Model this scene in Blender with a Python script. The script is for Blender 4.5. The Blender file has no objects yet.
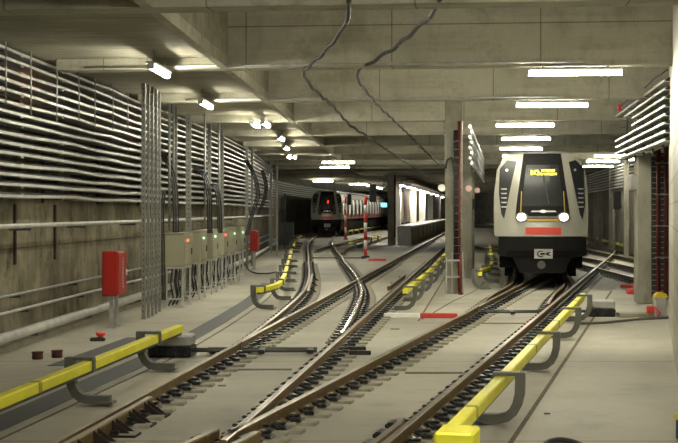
import bpy, math, random
from mathutils import Vector, Matrix
random.seed(7)
C = bpy.context.scene.collection
PI = math.pi
F = 1400.0; CX = 339.0; HY = 211.0; CZ = 2.28      # focal length in pixels, principal column, horizon row, eye height
HD = 0.1043                                         # dX/dY of the main tracks
TH = math.atan(HD)

def gp(px, py, z=0.0):
    """Point at height z seen at a pixel of the photograph (below/above the horizon)."""
    Y = F*(CZ-z)/(py-HY)
    return ((px-CX)*Y/F, Y, z)

# ------------------------------------------------------------------ materials
def new_mat(name):
    m = bpy.data.materials.new(name); m.use_nodes = True
    nt = m.node_tree; b = nt.nodes['Principled BSDF']
    return m, nt, b

def plain(name, col, rough=0.5, metal=0.0, noise=0.12, scale=9.0, spec=0.5, bump=0.0, stretch=(1,1,1)):
    m, nt, b = new_mat(name)
    tc = nt.nodes.new('ShaderNodeTexCoord'); mp = nt.nodes.new('ShaderNodeMapping')
    mp.inputs['Scale'].default_value = stretch
    n = nt.nodes.new('ShaderNodeTexNoise'); n.inputs['Scale'].default_value = scale; n.inputs['Detail'].default_value = 5
    r = nt.nodes.new('ShaderNodeValToRGB')
    c = Vector(col)
    r.color_ramp.elements[0].position = .3; r.color_ramp.elements[1].position = .7
    r.color_ramp.elements[0].color = (*(c*(1-noise)), 1); r.color_ramp.elements[1].color = (*[min(1, v) for v in c*(1+noise)], 1)
    nt.links.new(tc.outputs['Object'], mp.inputs[0]); nt.links.new(mp.outputs[0], n.inputs['Vector'])
    nt.links.new(n.outputs['Fac'], r.inputs[0]); nt.links.new(r.outputs[0], b.inputs['Base Color'])
    b.inputs['Roughness'].default_value = rough; b.inputs['Metallic'].default_value = metal
    b.inputs['Specular IOR Level'].default_value = spec
    if bump:
        bp = nt.nodes.new('ShaderNodeBump'); bp.inputs['Strength'].default_value = bump; bp.inputs['Distance'].default_value = .01
        nt.links.new(n.outputs['Fac'], bp.inputs['Height']); nt.links.new(bp.outputs[0], b.inputs['Normal'])
    return m

def concrete(name, cols, scale=0.6, rough=0.8, joints=None, stain=0.0, streak=0.0, board=0.0, stain_scale=.9):
    """cols: three colours dark/mid/light. joints: (sx, sy/sz, axis) panel joints."""
    m, nt, b = new_mat(name); L = nt.links.new; N = nt.nodes.new
    tc = N('ShaderNodeTexCoord')
    n1 = N('ShaderNodeTexNoise'); n1.inputs['Scale'].default_value = scale; n1.inputs['Detail'].default_value = 8; n1.inputs['Roughness'].default_value = .62
    L(tc.outputs['Object'], n1.inputs['Vector'])
    r = N('ShaderNodeValToRGB'); cr = r.color_ramp
    cr.elements[0].position = .32; cr.elements[0].color = (*cols[0], 1)
    cr.elements[1].position = .68; cr.elements[1].color = (*cols[2], 1)
    e = cr.elements.new(.5); e.color = (*cols[1], 1)
    L(n1.outputs['Fac'], r.inputs[0])
    col = r.outputs[0]
    def mult(colr, fac_socket, dark, amount):
        mx = N('ShaderNodeMix'); mx.data_type = 'RGBA'; mx.blend_type = 'MULTIPLY'
        mx.inputs[7].default_value = (*dark, 1)
        mm = N('ShaderNodeMath'); mm.operation = 'MULTIPLY'; mm.inputs[1].default_value = amount; mm.use_clamp = True
        L(fac_socket, mm.inputs[0]); L(mm.outputs[0], mx.inputs[0]); L(colr, mx.inputs[6])
        return mx.outputs[2]
    # fine grain
    n2 = N('ShaderNodeTexNoise'); n2.inputs['Scale'].default_value = 30; n2.inputs['Detail'].default_value = 3
    L(tc.outputs['Object'], n2.inputs['Vector'])
    col = mult(col, n2.outputs['Fac'], (.72, .72, .70), .6)
    def ramp(sock, a, bb):
        rr = N('ShaderNodeMapRange'); rr.inputs[1].default_value = a; rr.inputs[2].default_value = bb
        L(sock, rr.inputs[0]); return rr.outputs[0]
    if streak:
        mp = N('ShaderNodeMapping'); mp.inputs['Scale'].default_value = (.9, .9, .38)
        L(tc.outputs['Object'], mp.inputs[0])
        n3 = N('ShaderNodeTexNoise'); n3.inputs['Scale'].default_value = 2.2; n3.inputs['Detail'].default_value = 7; n3.inputs['Roughness'].default_value = .7
        L(mp.outputs[0], n3.inputs['Vector'])
        col = mult(col, ramp(n3.outputs['Fac'], .48, .62), (.30, .27, .22), streak)
    if stain:
        n4 = N('ShaderNodeTexNoise'); n4.inputs['Scale'].default_value = stain_scale; n4.inputs['Detail'].default_value = 9; n4.inputs['Roughness'].default_value = .75
        L(tc.outputs['Object'], n4.inputs['Vector'])
        col = mult(col, ramp(n4.outputs['Fac'], .53, .66), (.35, .31, .25), stain)
    if board:
        mp = N('ShaderNodeMapping'); mp.inputs['Scale'].default_value = (.12, 1.0, 1.0)
        L(tc.outputs['Object'], mp.inputs[0])
        n5 = N('ShaderNodeTexNoise'); n5.inputs['Scale'].default_value = 5; n5.inputs['Detail'].default_value = 4
        L(mp.outputs[0], n5.inputs['Vector'])
        col = mult(col, ramp(n5.outputs['Fac'], .45, .65), (.7, .68, .62), board)
    if joints:
        sx, sy, ax, w = joints
        sp = N('ShaderNodeSeparateXYZ'); L(tc.outputs['Object'], sp.inputs[0])
        for size, a in ((sx, ax[0]), (sy, ax[1])):
            if not size: continue
            dv = N('ShaderNodeMath'); dv.operation = 'DIVIDE'; dv.inputs[1].default_value = size; L(sp.outputs[a], dv.inputs[0])
            fr = N('ShaderNodeMath'); fr.operation = 'FRACT'; L(dv.outputs[0], fr.inputs[0])
            lt = N('ShaderNodeMath'); lt.operation = 'LESS_THAN'; lt.inputs[1].default_value = w/size; L(fr.outputs[0], lt.inputs[0])
            col = mult(col, lt.outputs[0], (.38, .36, .32), .8)
    L(col, b.inputs['Base Color']); b.inputs['Roughness'].default_value = rough
    b.inputs['Specular IOR Level'].default_value = .3
    bp = N('ShaderNodeBump'); bp.inputs['Strength'].default_value = .25; bp.inputs['Distance'].default_value = .01
    L(n2.outputs['Fac'], bp.inputs['Height']); L(bp.outputs[0], b.inputs['Normal'])
    return m

def emis(name, col, strength):
    m, nt, b = new_mat(name)
    b.inputs['Base Color'].default_value = (*col, 1); b.inputs['Roughness'].default_value = .4
    b.inputs['Emission Color'].default_value = (*col, 1); b.inputs['Emission Strength'].default_value = strength
    return m

M = {}
M['floor'] = concrete('floor_concrete', ((.41,.395,.33), (.49,.47,.395), (.55,.53,.45)), .35, .62, joints=(0, 7.35, (0,1), .045), stain=.28)
M['slab'] = concrete('track_slab', ((.42,.40,.345), (.49,.47,.405), (.54,.52,.455)), .5, .62, stain=.15)
M['beam'] = concrete('beam_concrete', ((.40,.39,.31), (.48,.465,.38), (.55,.535,.45)), .7, .85, joints=(2.55, .95, (0,2), .022), stain=.55, stain_scale=.7, streak=.25, board=.5)
M['ceil'] = concrete('ceiling_concrete', ((.29,.275,.21), (.35,.335,.26), (.41,.395,.315)), .5, .8, stain=.25, board=.8)
M['wall'] = concrete('stained_wall', ((.13,.115,.075), (.24,.215,.145), (.38,.35,.26)), 1.0, .85, stain=1.0, stain_scale=1.5, streak=.45, joints=(1.35, 1.62, (1,2), .02))
M['wallfar'] = concrete('far_wall', ((.26,.25,.20), (.32,.31,.25), (.38,.37,.30)), .8, .85, stain=.4, streak=.4)
M['column'] = concrete('column_concrete', ((.25,.24,.19), (.30,.29,.235), (.35,.335,.28)), 1.2, .75, stain=.3, streak=.4)
M['kerb'] = concrete('kerb_concrete', ((.28,.26,.20), (.33,.31,.25), (.38,.36,.29)), 1.2, .8, stain=.5)
M['galv'] = plain('galvanised_steel', (.52,.52,.50), .38, .65, .22, 4)
M['galvm'] = plain('weathered_galvanised_steel', (.40,.40,.38), .5, .5, .2, 6)
M['strut'] = plain('dull_strut_steel', (.27,.27,.25), .5, .5, .2, 6)
M['conduit'] = plain('conduit_steel', (.58,.58,.56), .36, .45, .18, 3)
M['rail'] = plain('rail_side_steel', (.20,.135,.055), .55, .45, .28, 12, bump=.3)
M['railtop'] = plain('rail_top_steel', (.40,.35,.27), .34, .7, .2, 3)
M['railshine'] = plain('polished_rail_top', (.75,.72,.68), .2, .95, .08, 3)
M['clip'] = plain('black_clip_steel', (.04,.04,.042), .3, .6, .4, 30)
M['bolt'] = plain('bolt_steel', (.55,.54,.52), .3, .8, .1, 20)
M['plate'] = plain('base_plate', (.34,.32,.255), .7, .1, .2, 10)
M['yellow'] = plain('yellow_plastic', (.92,.87,.04), .42, 0, .06, 3)
M['yelldark'] = plain('dull_yellow_plastic', (.66,.50,.03), .5, 0, .08, 3)
M['brkt'] = plain('bracket_composite', (.12,.12,.10), .5, .1, .12, 6)
M['steeldk'] = plain('dark_steel', (.10,.10,.095), .5, .6, .2, 8)
M['rust'] = plain('rusty_brown_steel', (.03,.018,.014), .65, .3, .35, 9)
M['rusty'] = plain('rusty_pipe', (.10,.035,.026), .7, .1, .3, 12)
M['black'] = plain('black_rubber', (.02,.02,.02), .5, 0, .15, 6)
M['blackgl'] = plain('black_glass', (.012,.013,.014), .3, 0, .02, 2, spec=.3)
M['glassdk'] = plain('dark_side_glass', (.012,.013,.014), .32, 0, .02, 2, spec=.3)
M['bumper'] = plain('black_bumper_plastic', (.007,.0066,.006), .6, .0, .15, 4, spec=.15)
M['undercar'] = plain('underframe_black', (.006,.0055,.005), .8, .0, .2, 5, spec=.1)
M['white'] = plain('train_white_paint', (.25,.245,.205), .25, 0, .02, 1)
M['whitep'] = plain('white_paint', (.78,.77,.72), .5, 0, .06, 6)
M['red'] = plain('red_paint', (.36,.013,.008), .4, 0, .08, 4)
M['redtrain'] = plain('train_red_paint', (.48,.03,.012), .5, 0, .03, 2)
M['redpipe'] = plain('dark_red_pipe', (.14,.02,.018), .55, .1, .25, 6)
M['redmark'] = plain('red_marker_paint', (.62,.05,.04), .6, 0, .1, 8)
M['cab'] = plain('beige_enclosure_paint', (.30,.29,.205), .45, .1, .04, 3)
M['cabgrey'] = plain('grey_enclosure_paint', (.16,.17,.165), .5, .1, .06, 3)
M['dk'] = plain('floor_grating_steel', (.105,.11,.115), .6, .3, .3, 60)
M['groove'] = plain('groove_dirt', (.15,.125,.085), .9, 0, .3, 12)
M['mach'] = plain('machine_grey_paint', (.42,.42,.40), .45, .3, .08, 6)
M['block'] = concrete('painted_block_wall', ((.50,.48,.41), (.56,.54,.47), (.62,.60,.53)), 1.0, .45, joints=(.8, .4, (1,2), .018))
M['meshdk'] = plain('dark_mesh', (.06,.06,.05), .7, .2, .2, 8)
M['plat'] = plain('platform_edge_stone', (.55,.54,.49), .5, 0, .06, 4)
M['platside'] = plain('platform_side', (.20,.18,.13), .8, 0, .2, 5)
M['stcol'] = plain('station_white_cladding', (.80,.78,.70), .5, 0, .03, 3)
M['stbrown'] = plain('station_brown_panel', (.20,.155,.10), .6, 0, .1, 3)
M['seam'] = plain('cover_seam', (.42,.36,.03), .5, 0, .05, 3)
M['stair'] = plain('grey_stair_paint', (.6,.6,.57), .6, 0, .1, 5)
M['redflank'] = plain('flank_red_paint', (.30,.07,.045), .5, 0, .05, 2)
M['pink'] = plain('pale_pink_plastic', (.75,.50,.44), .35, 0, .05, 5)
M['lamp'] = emis('fluorescent_tube', (1.0, .95, .775), 26.0)
M['lampfar'] = emis('far_strip_tube', (1.0, .95, .80), 9.0)
M['lampst'] = emis('station_light', (1.0, .95, .84), 26.0)
M['head'] = emis('headlight', (1.0, .86, .62), 14.0)
M['amber'] = emis('amber_led', (1.0, .62, .04), 1.1)
M['redled'] = emis('red_led', (1.0, .04, .02), 2.0)
M['greenled'] = emis('green_led', (.35, 1.0, .5), .8)
M['redin'] = emis('red_cab_light', (1.0, .03, .02), .45)
M['cyan'] = emis('cyan_screen', (.25, .75, .85), .4)
M['orangepanel'] = plain('rust_orange_board', (.45,.15,.06), .7, 0, .25, 5)
M['amberline'] = plain('amber_line_paint', (.34,.22,.02), .5, 0, .05, 4)
M['orange'] = plain('orange_plastic', (.8,.22,.05), .5, 0, .05, 4)

# ------------------------------------------------------------------ mesh helpers
class MB:
    def __init__(s): s.v = []; s.f = []; s.m = []; s.sm = []
    def add(s, vs, fs, mi=0, smooth=False):
        o = len(s.v); s.v += [tuple(v) for v in vs]
        for f in fs: s.f.append([i+o for i in f]); s.m.append(mi); s.sm.append(smooth)
        return s
    def box(s, c, d, rz=0, mi=0, b=0):
        x, y, z = (k/2 for k in d); R = Matrix.Rotation(rz, 3, 'Z'); c = Vector(c)
        if b and min(x, y, z) > b:      # chamfered box
            vs = []
            for sx in (-1,1):
                for sy in (-1,1):
                    for sz in (-1,1):
                        vs += [(sx*x, sy*(y-b), sz*(z-b)), (sx*(x-b), sy*y, sz*(z-b)), (sx*(x-b), sy*(y-b), sz*z)]
            idx = {}
            k = 0
            for sx in (-1,1):
                for sy in (-1,1):
                    for sz in (-1,1):
                        idx[(sx,sy,sz)] = k; k += 3
            fs = []
            def q(l): fs.append(l)
            for sx in (-1,1):
                l = [idx[(sx,-1,-1)], idx[(sx,1,-1)], idx[(sx,1,1)], idx[(sx,-1,1)]]
                q(l if sx > 0 else l[::-1])
            for sy in (-1,1):
                l = [idx[(1,sy,-1)]+1, idx[(-1,sy,-1)]+1, idx[(-1,sy,1)]+1, idx[(1,sy,1)]+1]
                q(l if sy > 0 else l[::-1])
            for sz in (-1,1):
                l = [idx[(-1,-1,sz)]+2, idx[(1,-1,sz)]+2, idx[(1,1,sz)]+2, idx[(-1,1,sz)]+2]
                q(l if sz > 0 else l[::-1])
            for sx in (-1,1):
                for sy in (-1,1):
                    l = [idx[(sx,sy,-1)], idx[(sx,sy,-1)]+1, idx[(sx,sy,1)]+1, idx[(sx,sy,1)]]
                    q(l if sx*sy > 0 else l[::-1])
                for sz in (-1,1):
                    l = [idx[(sx,-1,sz)], idx[(sx,1,sz)], idx[(sx,1,sz)]+2, idx[(sx,-1,sz)]+2]
                    q(l if sx*sz > 0 else l[::-1])
            for sy in (-1,1):
                for sz in (-1,1):
                    l = [idx[(1,sy,sz)]+1, idx[(-1,sy,sz)]+1, idx[(-1,sy,sz)]+2, idx[(1,sy,sz)]+2]
                    q(l if sy*sz > 0 else l[::-1])
            for key, i in idx.items():
                l = [i, i+1, i+2]
                q(l if key[0]*key[1]*key[2] > 0 else l[::-1])
            return s.add([c + R @ Vector(v) for v in vs], fs, mi)
        vs = [c + R @ Vector(v) for v in ((-x,-y,-z),(x,-y,-z),(x,y,-z),(-x,y,-z),(-x,-y,z),(x,-y,z),(x,y,z),(-x,y,z))]
        return s.add(vs, [(0,3,2,1),(4,5,6,7),(0,1,5,4),(1,2,6,5),(2,3,7,6),(3,0,4,7)], mi)
    def bb(s, x0, x1, y0, y1, z0, z1, mi=0, b=0):
        return s.box(((x0+x1)/2,(y0+y1)/2,(z0+z1)/2), (abs(x1-x0),abs(y1-y0),abs(z1-z0)), 0, mi, b)
    def prism(s, poly, z0, z1, mi=0):
        n = len(poly)
        a = sum(poly[i][0]*poly[(i+1)%n][1]-poly[(i+1)%n][0]*poly[i][1] for i in range(n))
        if a < 0: poly = poly[::-1]
        vs = [(x,y,z0) for x,y in poly]+[(x,y,z1) for x,y in poly]
        fs = [tuple(range(n))[::-1], tuple(range(n,2*n))]+[(i,(i+1)%n,n+(i+1)%n,n+i) for i in range(n)]
        return s.add(vs, fs, mi)
    def sweep(s, prof, path, up=(0,0,1), mi=0, topmi=None, closed=True, smooth=False, caps=True):
        """prof: (lateral, vertical) points; path: 3D points. lateral is to the right of travel."""
        path = [Vector(p) for p in path]; up = Vector(up); n = len(prof); vs = []
        for i, p in enumerate(path):
            t = (path[min(i+1, len(path)-1)]-path[max(i-1, 0)]).normalized()
            r = t.cross(up)
            r = r.normalized() if r.length > 1e-4 else Vector((1,0,0))
            u = r.cross(t).normalized()
            k = 1.0
            if 0 < i < len(path)-1:
                a = (path[i]-path[i-1]).normalized(); b2 = (path[i+1]-path[i]).normalized()
                k = 1/max(.5, math.sqrt(max(.01,(1+a.dot(b2))/2)))
            for (a1, b1) in prof: vs.append(p + r*a1*k + u*b1)
        m = len(path)
        for i in range(m-1):
            for j in range(n if closed else n-1):
                j2 = (j+1) % n
                mm = mi
                if topmi is not None and min(prof[j][1], prof[j2][1]) >= topmi[0]: mm = topmi[1]
                s._f(vs, i, j, j2, n)
                s.m.append(mm); s.sm.append(smooth)
        o = len(s.v); s.v += [tuple(v) for v in vs]
        for k in range(len(s._q)): s.f.append([x+o for x in s._q[k]])
        s._q = []
        if caps and closed:
            s.f.append([o+j for j in range(n)][::-1]); s.m.append(mi); s.sm.append(False)
            s.f.append([o+(m-1)*n+j for j in range(n)]); s.m.append(mi); s.sm.append(False)
        return s
    _q = []
    def _f(s, vs, i, j, j2, n):
        if s._q is MB._q: s._q = []
        s._q.append((i*n+j, i*n+j2, (i+1)*n+j2, (i+1)*n+j))
    def tube(s, path, r, n=8, mi=0):
        return s.sweep([(r*math.cos(2*PI*k/n), r*math.sin(2*PI*k/n)) for k in range(n)], path, mi=mi, smooth=True,
                       up=(0,0,1) if abs((Vector(path[-1])-Vector(path[0])).normalized().z) < .97 else (0,1,0))
    def cyl(s, p0, p1, r, n=12, mi=0): return s.tube([p0, p1], r, n, mi)
    def build(s, name, mats, parent=None, loc=None, rz=0, bevel=0):
        me = bpy.data.meshes.new(name)
        me.from_pydata(s.v, [], s.f); me.validate(); 
        mats = mats if isinstance(mats, (list, tuple)) else [mats]
        for k in mats: me.materials.append(M[k] if isinstance(k, str) else k)
        if len(me.polygons) == len(s.f):
            me.polygons.foreach_set('material_index', s.m); me.polygons.foreach_set('use_smooth', s.sm)
        me.update()
        o = bpy.data.objects.new(name, me); C.objects.link(o)
        if loc is not None: o.location = loc
        o.rotation_euler = (0, 0, rz)
        if parent is not None: o.parent = parent
        if bevel:
            bv = o.modifiers.new('bevel', 'BEVEL'); bv.width = bevel; bv.segments = 2; bv.limit_method = 'ANGLE'
        fix_normals(me)
        return o

import bmesh
def fix_normals(me):
    b = bmesh.new(); b.from_mesh(me); bmesh.ops.recalc_face_normals(b, faces=b.faces); b.to_mesh(me); b.free()

def tag(o, label=None, cat=None, group=None, kind=None):
    if label: o['label'] = label
    if cat: o['category'] = cat
    if group: o['group'] = group
    if kind: o['kind'] = kind
    return o
def empty(name, loc=(0,0,0), rz=0):
    o = bpy.data.objects.new(name, None); C.objects.link(o); o.location = loc; o.rotation_euler = (0,0,rz); o.empty_display_size = .2
    return o
KIDS = {}
def children(o): return [c for c in C.objects if c.parent is o]
def copy_tree(o, parent=None, kids=None):
    c = o.copy(); C.objects.link(c); c.parent = parent
    for ch in (kids if kids is not None else children(o)): copy_tree(ch, c)
    return c
def struct(o): o['kind'] = 'structure'; return o
ORD = ['first','second','third','fourth','fifth','sixth','seventh','eighth','ninth','tenth','eleventh','twelfth','thirteenth','fourteenth','fifteenth','sixteenth','seventeenth','eighteenth','nineteenth','twentieth']

def catmull(pts, step=1.0):
    P = [Vector(p) for p in pts]; P = [P[0]*2-P[1]] + P + [P[-1]*2-P[-2]]; out = []
    for i in range(1, len(P)-2):
        L = (P[i+1]-P[i]).length; n = max(1, int(L/step))
        for k in range(n):
            t = k/n; a, b, c, d = P[i-1], P[i], P[i+1], P[i+2]
            out.append(.5*((2*b)+(c-a)*t+(2*a-5*b+4*c-d)*t*t+(3*b-3*c+d-a)*t**3))
    out.append(P[-2]); return out
def offset2(path, d):
    """shift a plan path to its right by d"""
    out = []
    for i, p in enumerate(path):
        t = (path[min(i+1,len(path)-1)]-path[max(i-1,0)]); t.z = 0; t.normalize()
        out.append(p + Vector((t.y, -t.x, 0))*d)
    return out
def crop(path, y0, y1):
    out = []
    for i in range(len(path)-1):
        a, b = path[i], path[i+1]
        if b.y <= y0 or a.y >= y1: continue
        if a.y < y0: a = a.lerp(b, (y0-a.y)/(b.y-a.y))
        if not out: out.append(a.copy())
        if b.y > y1: out.append(a.lerp(b, (y1-a.y)/(b.y-a.y))); break
        out.append(b.copy())
    return out
def along(path, s0, step):
    """points and tangents at even spacing"""
    out = []; acc = 0; nxt = s0
    for i in range(len(path)-1):
        d = path[i+1]-path[i]; L = d.length
        if L < 1e-6: continue
        while nxt <= acc+L:
            out.append((path[i]+d*((nxt-acc)/L), d.normalized())); nxt += step
        acc += L
    return out

# ------------------------------------------------------------------ setting: floor, ceiling, beams, walls
struct(MB().bb(-12, 26, 8.85, 250.85, -.3, 0).build('floor', 'floor', loc=(0,-.85,0)))
WL = [(-7.6,-14),(-6.85,0),(-5.75,22.3),(-5.1,34.3),(-4.5,46),(-4.25,56),(-4.3,72),(-4.45,88)]
def wallX(Y):
    for (a, b) in zip(WL, WL[1:]):
        if Y <= b[1]: return a[0]+(b[0]-a[0])*(Y-a[1])/(b[1]-a[1])
    return WL[-1][0]
GY = [17.2+7.35*k for k in range(-4, 26)]
def byx(yi, x): return yi - HD*x
# deep upper ceiling slab over the tracks, lower slab over the left walkway
def edgeX(Y): return -1.97+.047*(Y-24)
struct(MB().bb(-14, 26, -14, 250, 6.2, 6.5).build('ceiling', 'ceil'))
p = [(edgeX(-14), -14), (edgeX(250), 250), (-14, 250), (-14, -14)]
struct(MB().prism(p, 4.97, 6.2).build('ceiling_left', 'ceil'))
yy = [-14, 64]
p = [(edgeX(-14), -14), (edgeX(100), 100), (edgeX(100)-.14, 100), (edgeX(-14)-.14, -14)]
struct(MB().prism(p, 4.78, 4.97).build('ceiling_beam_edge', 'beam'))
for k, yi in enumerate(GY):
    xl = (wallX(yi+.5)+.62) if yi < 88 else -14
    xr = 27
    b = MB().bb((xl-6)/math.cos(TH), (xr-6)/math.cos(TH), -.25, .25, -.71, .71)
    o = b.build('ceiling_beam_%d' % (k+1), 'beam', loc=(6, byx(yi, 6), 5.49), rz=-TH)
    struct(o)

struct(MB().prism(WL+[(-9,88),(-9,-14)], 0, 6.2).build('wall_left', 'wall'))
struct(MB().prism([(x+.33, y) for x, y in WL]+[(x-.02, y) for x, y in WL[::-1]], 0, .09).build('baseboard_left', 'kerb'))
WF = [(-5.3,88),(-5.6,110),(-4.2,135),(-1.5,165),(3.5,200),(9,250)]
struct(MB().prism(WF+[(-14,250),(-14,88)], 0, 6.2).build('wall_far_left', 'wallfar'))
WR = [(13.0,30),(14.0,60),(14.9,71),(17.6,98),(21,130),(26,180)]
struct(MB().prism(WR+[(30,180),(30,30)], 0, 6.2).build('wall_right', 'wallfar'))
struct(MB().bb(-14, 30, 249, 249.5, 0, 6.2).build('wall_back', 'wallfar'))
struct(MB().bb(-14, 30, -14.5, -14, -.3, 6.2).build('wall_front', 'wallfar'))
struct(MB().bb(-12, 26, -14, 8, -.3, 0).build('floor_near', 'floor'))
# block wall at the extreme right, seen almost edge-on
x1, y1, x0, y0 = 6.95, 29.5, 3.55, 14.4
struct(MB().prism([(x0,y0),(x1,y1),(x1+1.2,y1),(x0+4,y0)], 0, 6.2).build('wall_right_near', 'block'))
struct(MB().prism([(7.5,-14),(7.9,-14),(7.9,14.4),(7.5,14.4)], 0, 6.2).build('wall_right_rear', 'block'))
# alcove behind the right column
struct(MB().bb(8.05, 13.2, 37.2, 37.5, 0, 6.2).build('wall_right_alcove', 'meshdk'))
# pilasters of the far right wall
for k, (px, Y) in enumerate(((594, 96), (605, 88), (616, 80.5), (630.5, 68.5))):
    X = (px-CX)*Y/F
    struct(MB().box((X-.22, Y, 3.1), (.40 if k<3 else .22, .45, 6.2), -TH, 0).build('trim_%d' % (k+1), 'column'))

def column(name, X, Y, w, d, zt=6.2, mat='column', rz=-TH):
    return struct(MB().box((0,0,zt/2), (w, d, zt), 0, 0, .02).build(name, mat, loc=(X, Y, 0), rz=rz))
column('column_1', 7.54, 34.75, .34, .85, rz=-.10)
column('column_2', 3.21, 39.1, .46, .95)
column('column_3', 4.42, 48.3, .36, .6)
column('column_4', 5.22, 55.8, .36, .6)
column('column_5', 3.55, 94.2, .5, .6)

# ------------------------------------------------------------------ rails
RP = [(-.075,.0),(.075,.0),(.075,.015),(.014,.04),(.011,.115),(.036,.128),(.036,.152),(.028,.160),(-.028,.160),(-.036,.152),(-.036,.128),(-.011,.115),(-.014,.04),(-.075,.015)]
RZ = .035

def fastener_meshes():
    b = MB()
    for s in (-1, 1):
        # W shaped spring clip on a raised shoulder with its hold-down screw
        x0 = .105*s
        path = [(x0+.05*s,-.08,.05),(x0-.03*s,-.075,.075),(x0-.055*s,-.045,.07),(x0,-.03,.10),(x0+.055*s,0,.095),(x0,.03,.10),(x0-.055*s,.045,.07),(x0-.03*s,.075,.075),(x0+.05*s,.08,.05)]
        b.tube(path, .018, 6, 0)
        b.box((x0+.06*s, 0, .038), (.12, .19, .058), 0, 0, .012)
        b.cyl((x0+.006*s,0,.07),(x0+.006*s,0,.118), .034, 6, 1)
        b.cyl((x0+.006*s,0,.115),(x0+.006*s,0,.125), .014, 8, 1)
    c = b.build('rail_fastener', ['clip','bolt'])
    p = MB().box((.05,0,.014), (.66,.19,.05), 0, 0, .008).build('base_plate', 'plate')
    for o in (c, p): C.objects.unlink(o)
    return c, p
FC, FP = fastener_meshes()
def rail(path, label, top='railtop', fast=(11, 60), name='running_rail', z=RZ, side=1, group=None, every=.58, far=True):
    pts = [Vector((p.x, p.y, z)) for p in path]
    o = MB().sweep(RP, pts, topmi=(.15, 1)).build(name, ['rail', top])
    tag(o, label, 'rail', group)
    n = 0; rest = []
    for (q, t) in along(pts, random.uniform(.1,.5), every):
        rz = math.atan2(t.y, t.x)-PI/2 + (PI if side < 0 else 0)
        if fast[0] <= q.y <= fast[1] and n < 98:
            c = FC.copy(); C.objects.link(c); c.parent = o; c.location = (q.x, q.y, .0); c.rotation_euler = (0,0,rz)
            if q.y < 62:
                d = FP.copy(); C.objects.link(d); d.parent = c
            n += 1
        elif far and q.y > fast[1] and q.y < 105: rest.append((q, rz))
    if rest:
        b = MB()
        for q, rz in rest:
            b.box((q.x, q.y, .045), (.28,.13,.07), rz, 0)
            b.box((q.x, q.y, .013), (.5,.15,.026), rz, 1)
        b.build('rail_fastener', ['clip','plate'], o)['kind'] = 'stuff'
    return o

V = lambda x, y: Vector((x, y, 0))
HG = .755
# main left track A (straight)
A = [V(-3.145+HD*y, y) for y in [11+k*1.0 for k in range(0, 190)]]
aL, aR = offset2(A, -HG), offset2(A, HG)
# left branch towards the far train
LB = catmull([V(-3.145+HD*y, y) for y in (11,14,18)]+[V(-.86,22),V(-.57,26.5),V(-.34,31.4),V(-.17,36.5),V(-.17,42),V(-.25,47.5),V(-.44,55),V(-.66,65),V(-.98,78),V(-1.2,90),V(-1.26,104),V(-1.07,120),V(-.2,132),V(1.1,145),V(4.2,175)], 1.0)
lL, lR = offset2(LB, -HG), offset2(LB, HG)
# stock rail on the left serves as the branch's outer rail; A's own left rail starts as a blade at Y=22
rail(crop(aL, 11, 20.5)+crop(lL, 21.5, 120), 'leftmost running rail, bending away from the lower left corner towards the distant train')
rail(crop(aL, 22.3, 150), 'left rail of the straight track to the platform, starting as a blade', name='switch_rail')
rail(crop(aR, 12.75, 150), 'right rail of the straight track towards the platform, crossing the polished curved rail')
rail(crop(lR, 24.0, 118), 'polished curved rail sweeping between the straight rails towards the distant train', top='railshine')
# diagonal track from lower centre to the far right
DG = [V(-3.305+.2325*y, y) for y in [10.5+k*1.0 for k in range(0, 62)]]
DG = crop(DG, 10.5, 63); DG = catmull([DG[k] for k in range(0, len(DG), 6)]+[V(13.6,73),V(14.6,80),V(15.4,88),V(16.2,96)], 1.0)
dL, dR = offset2(DG, -.765), offset2(DG, .765)
TT = catmull([V(-3.305+.2325*y, y) for y in (11,18,24,29)]+[V(4.6,35.0),V(5.72,40.3),V(6.62,46.5),V(7.35,53),V(8.08,60)]+[V(8.08+HD*(y-60), y) for y in (70,80)], 1.0)
tL, tR = offset2(TT, -HG), offset2(TT, HG)
rail(crop(dL, 13.0, 27)+crop(tL, 28.5, 72), 'brown rail running from the bottom centre up to the left wheel of the lit train', side=1)
rail(crop(dR, 10.9, 94), 'brown rail beside the long yellow covered rail, running to the far right crossing')
rail(crop(dL, 30.6, 90), 'short switch rail starting in front of the lit train and leading right', name='switch_rail')
rail(crop(tR, 31.5, 72), 'inner switch rail running under the right wheel of the lit train', name='switch_rail')
# crossing track at the right
for dx, w in ((-.75,'left'),(.75,'right')):
    q = catmull([V(10.05+dx,44),V(10.2+dx,50),V(10.35+dx,58),V(10.25+dx,66),V(9.6+dx,76),V(8.9+dx,86)], 1.0)
    rail(q, 'crossing track rail beyond the right pillar, the one %s the lit train' % ('nearer' if dx<0 else 'farther from'))
q = catmull([V(12.8,52),V(12.9,60),V(13.4,75),V(13.9,88)], 1.0)
rail(q, 'farthest right rail, by the dark far wall pilasters')
q2 = [p+V(1.5,0) for p in q]
rail(q2, 'rail right under the far right wall behind the pillar')
# second branch between the far train and the platform pillar
DB = catmull([V(-.63,65),V(-.5,75),V(.05,84),V(.95,93),V(2.2,105),V(3.2,114)], 1.0)
rail(crop(offset2(DB,-HG), 76, 114), 'left rail of the small branch crossing in front of the distant train')
rail(crop(offset2(DB,HG), 71, 114), 'right rail of the small branch passing the striped posts')

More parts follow.
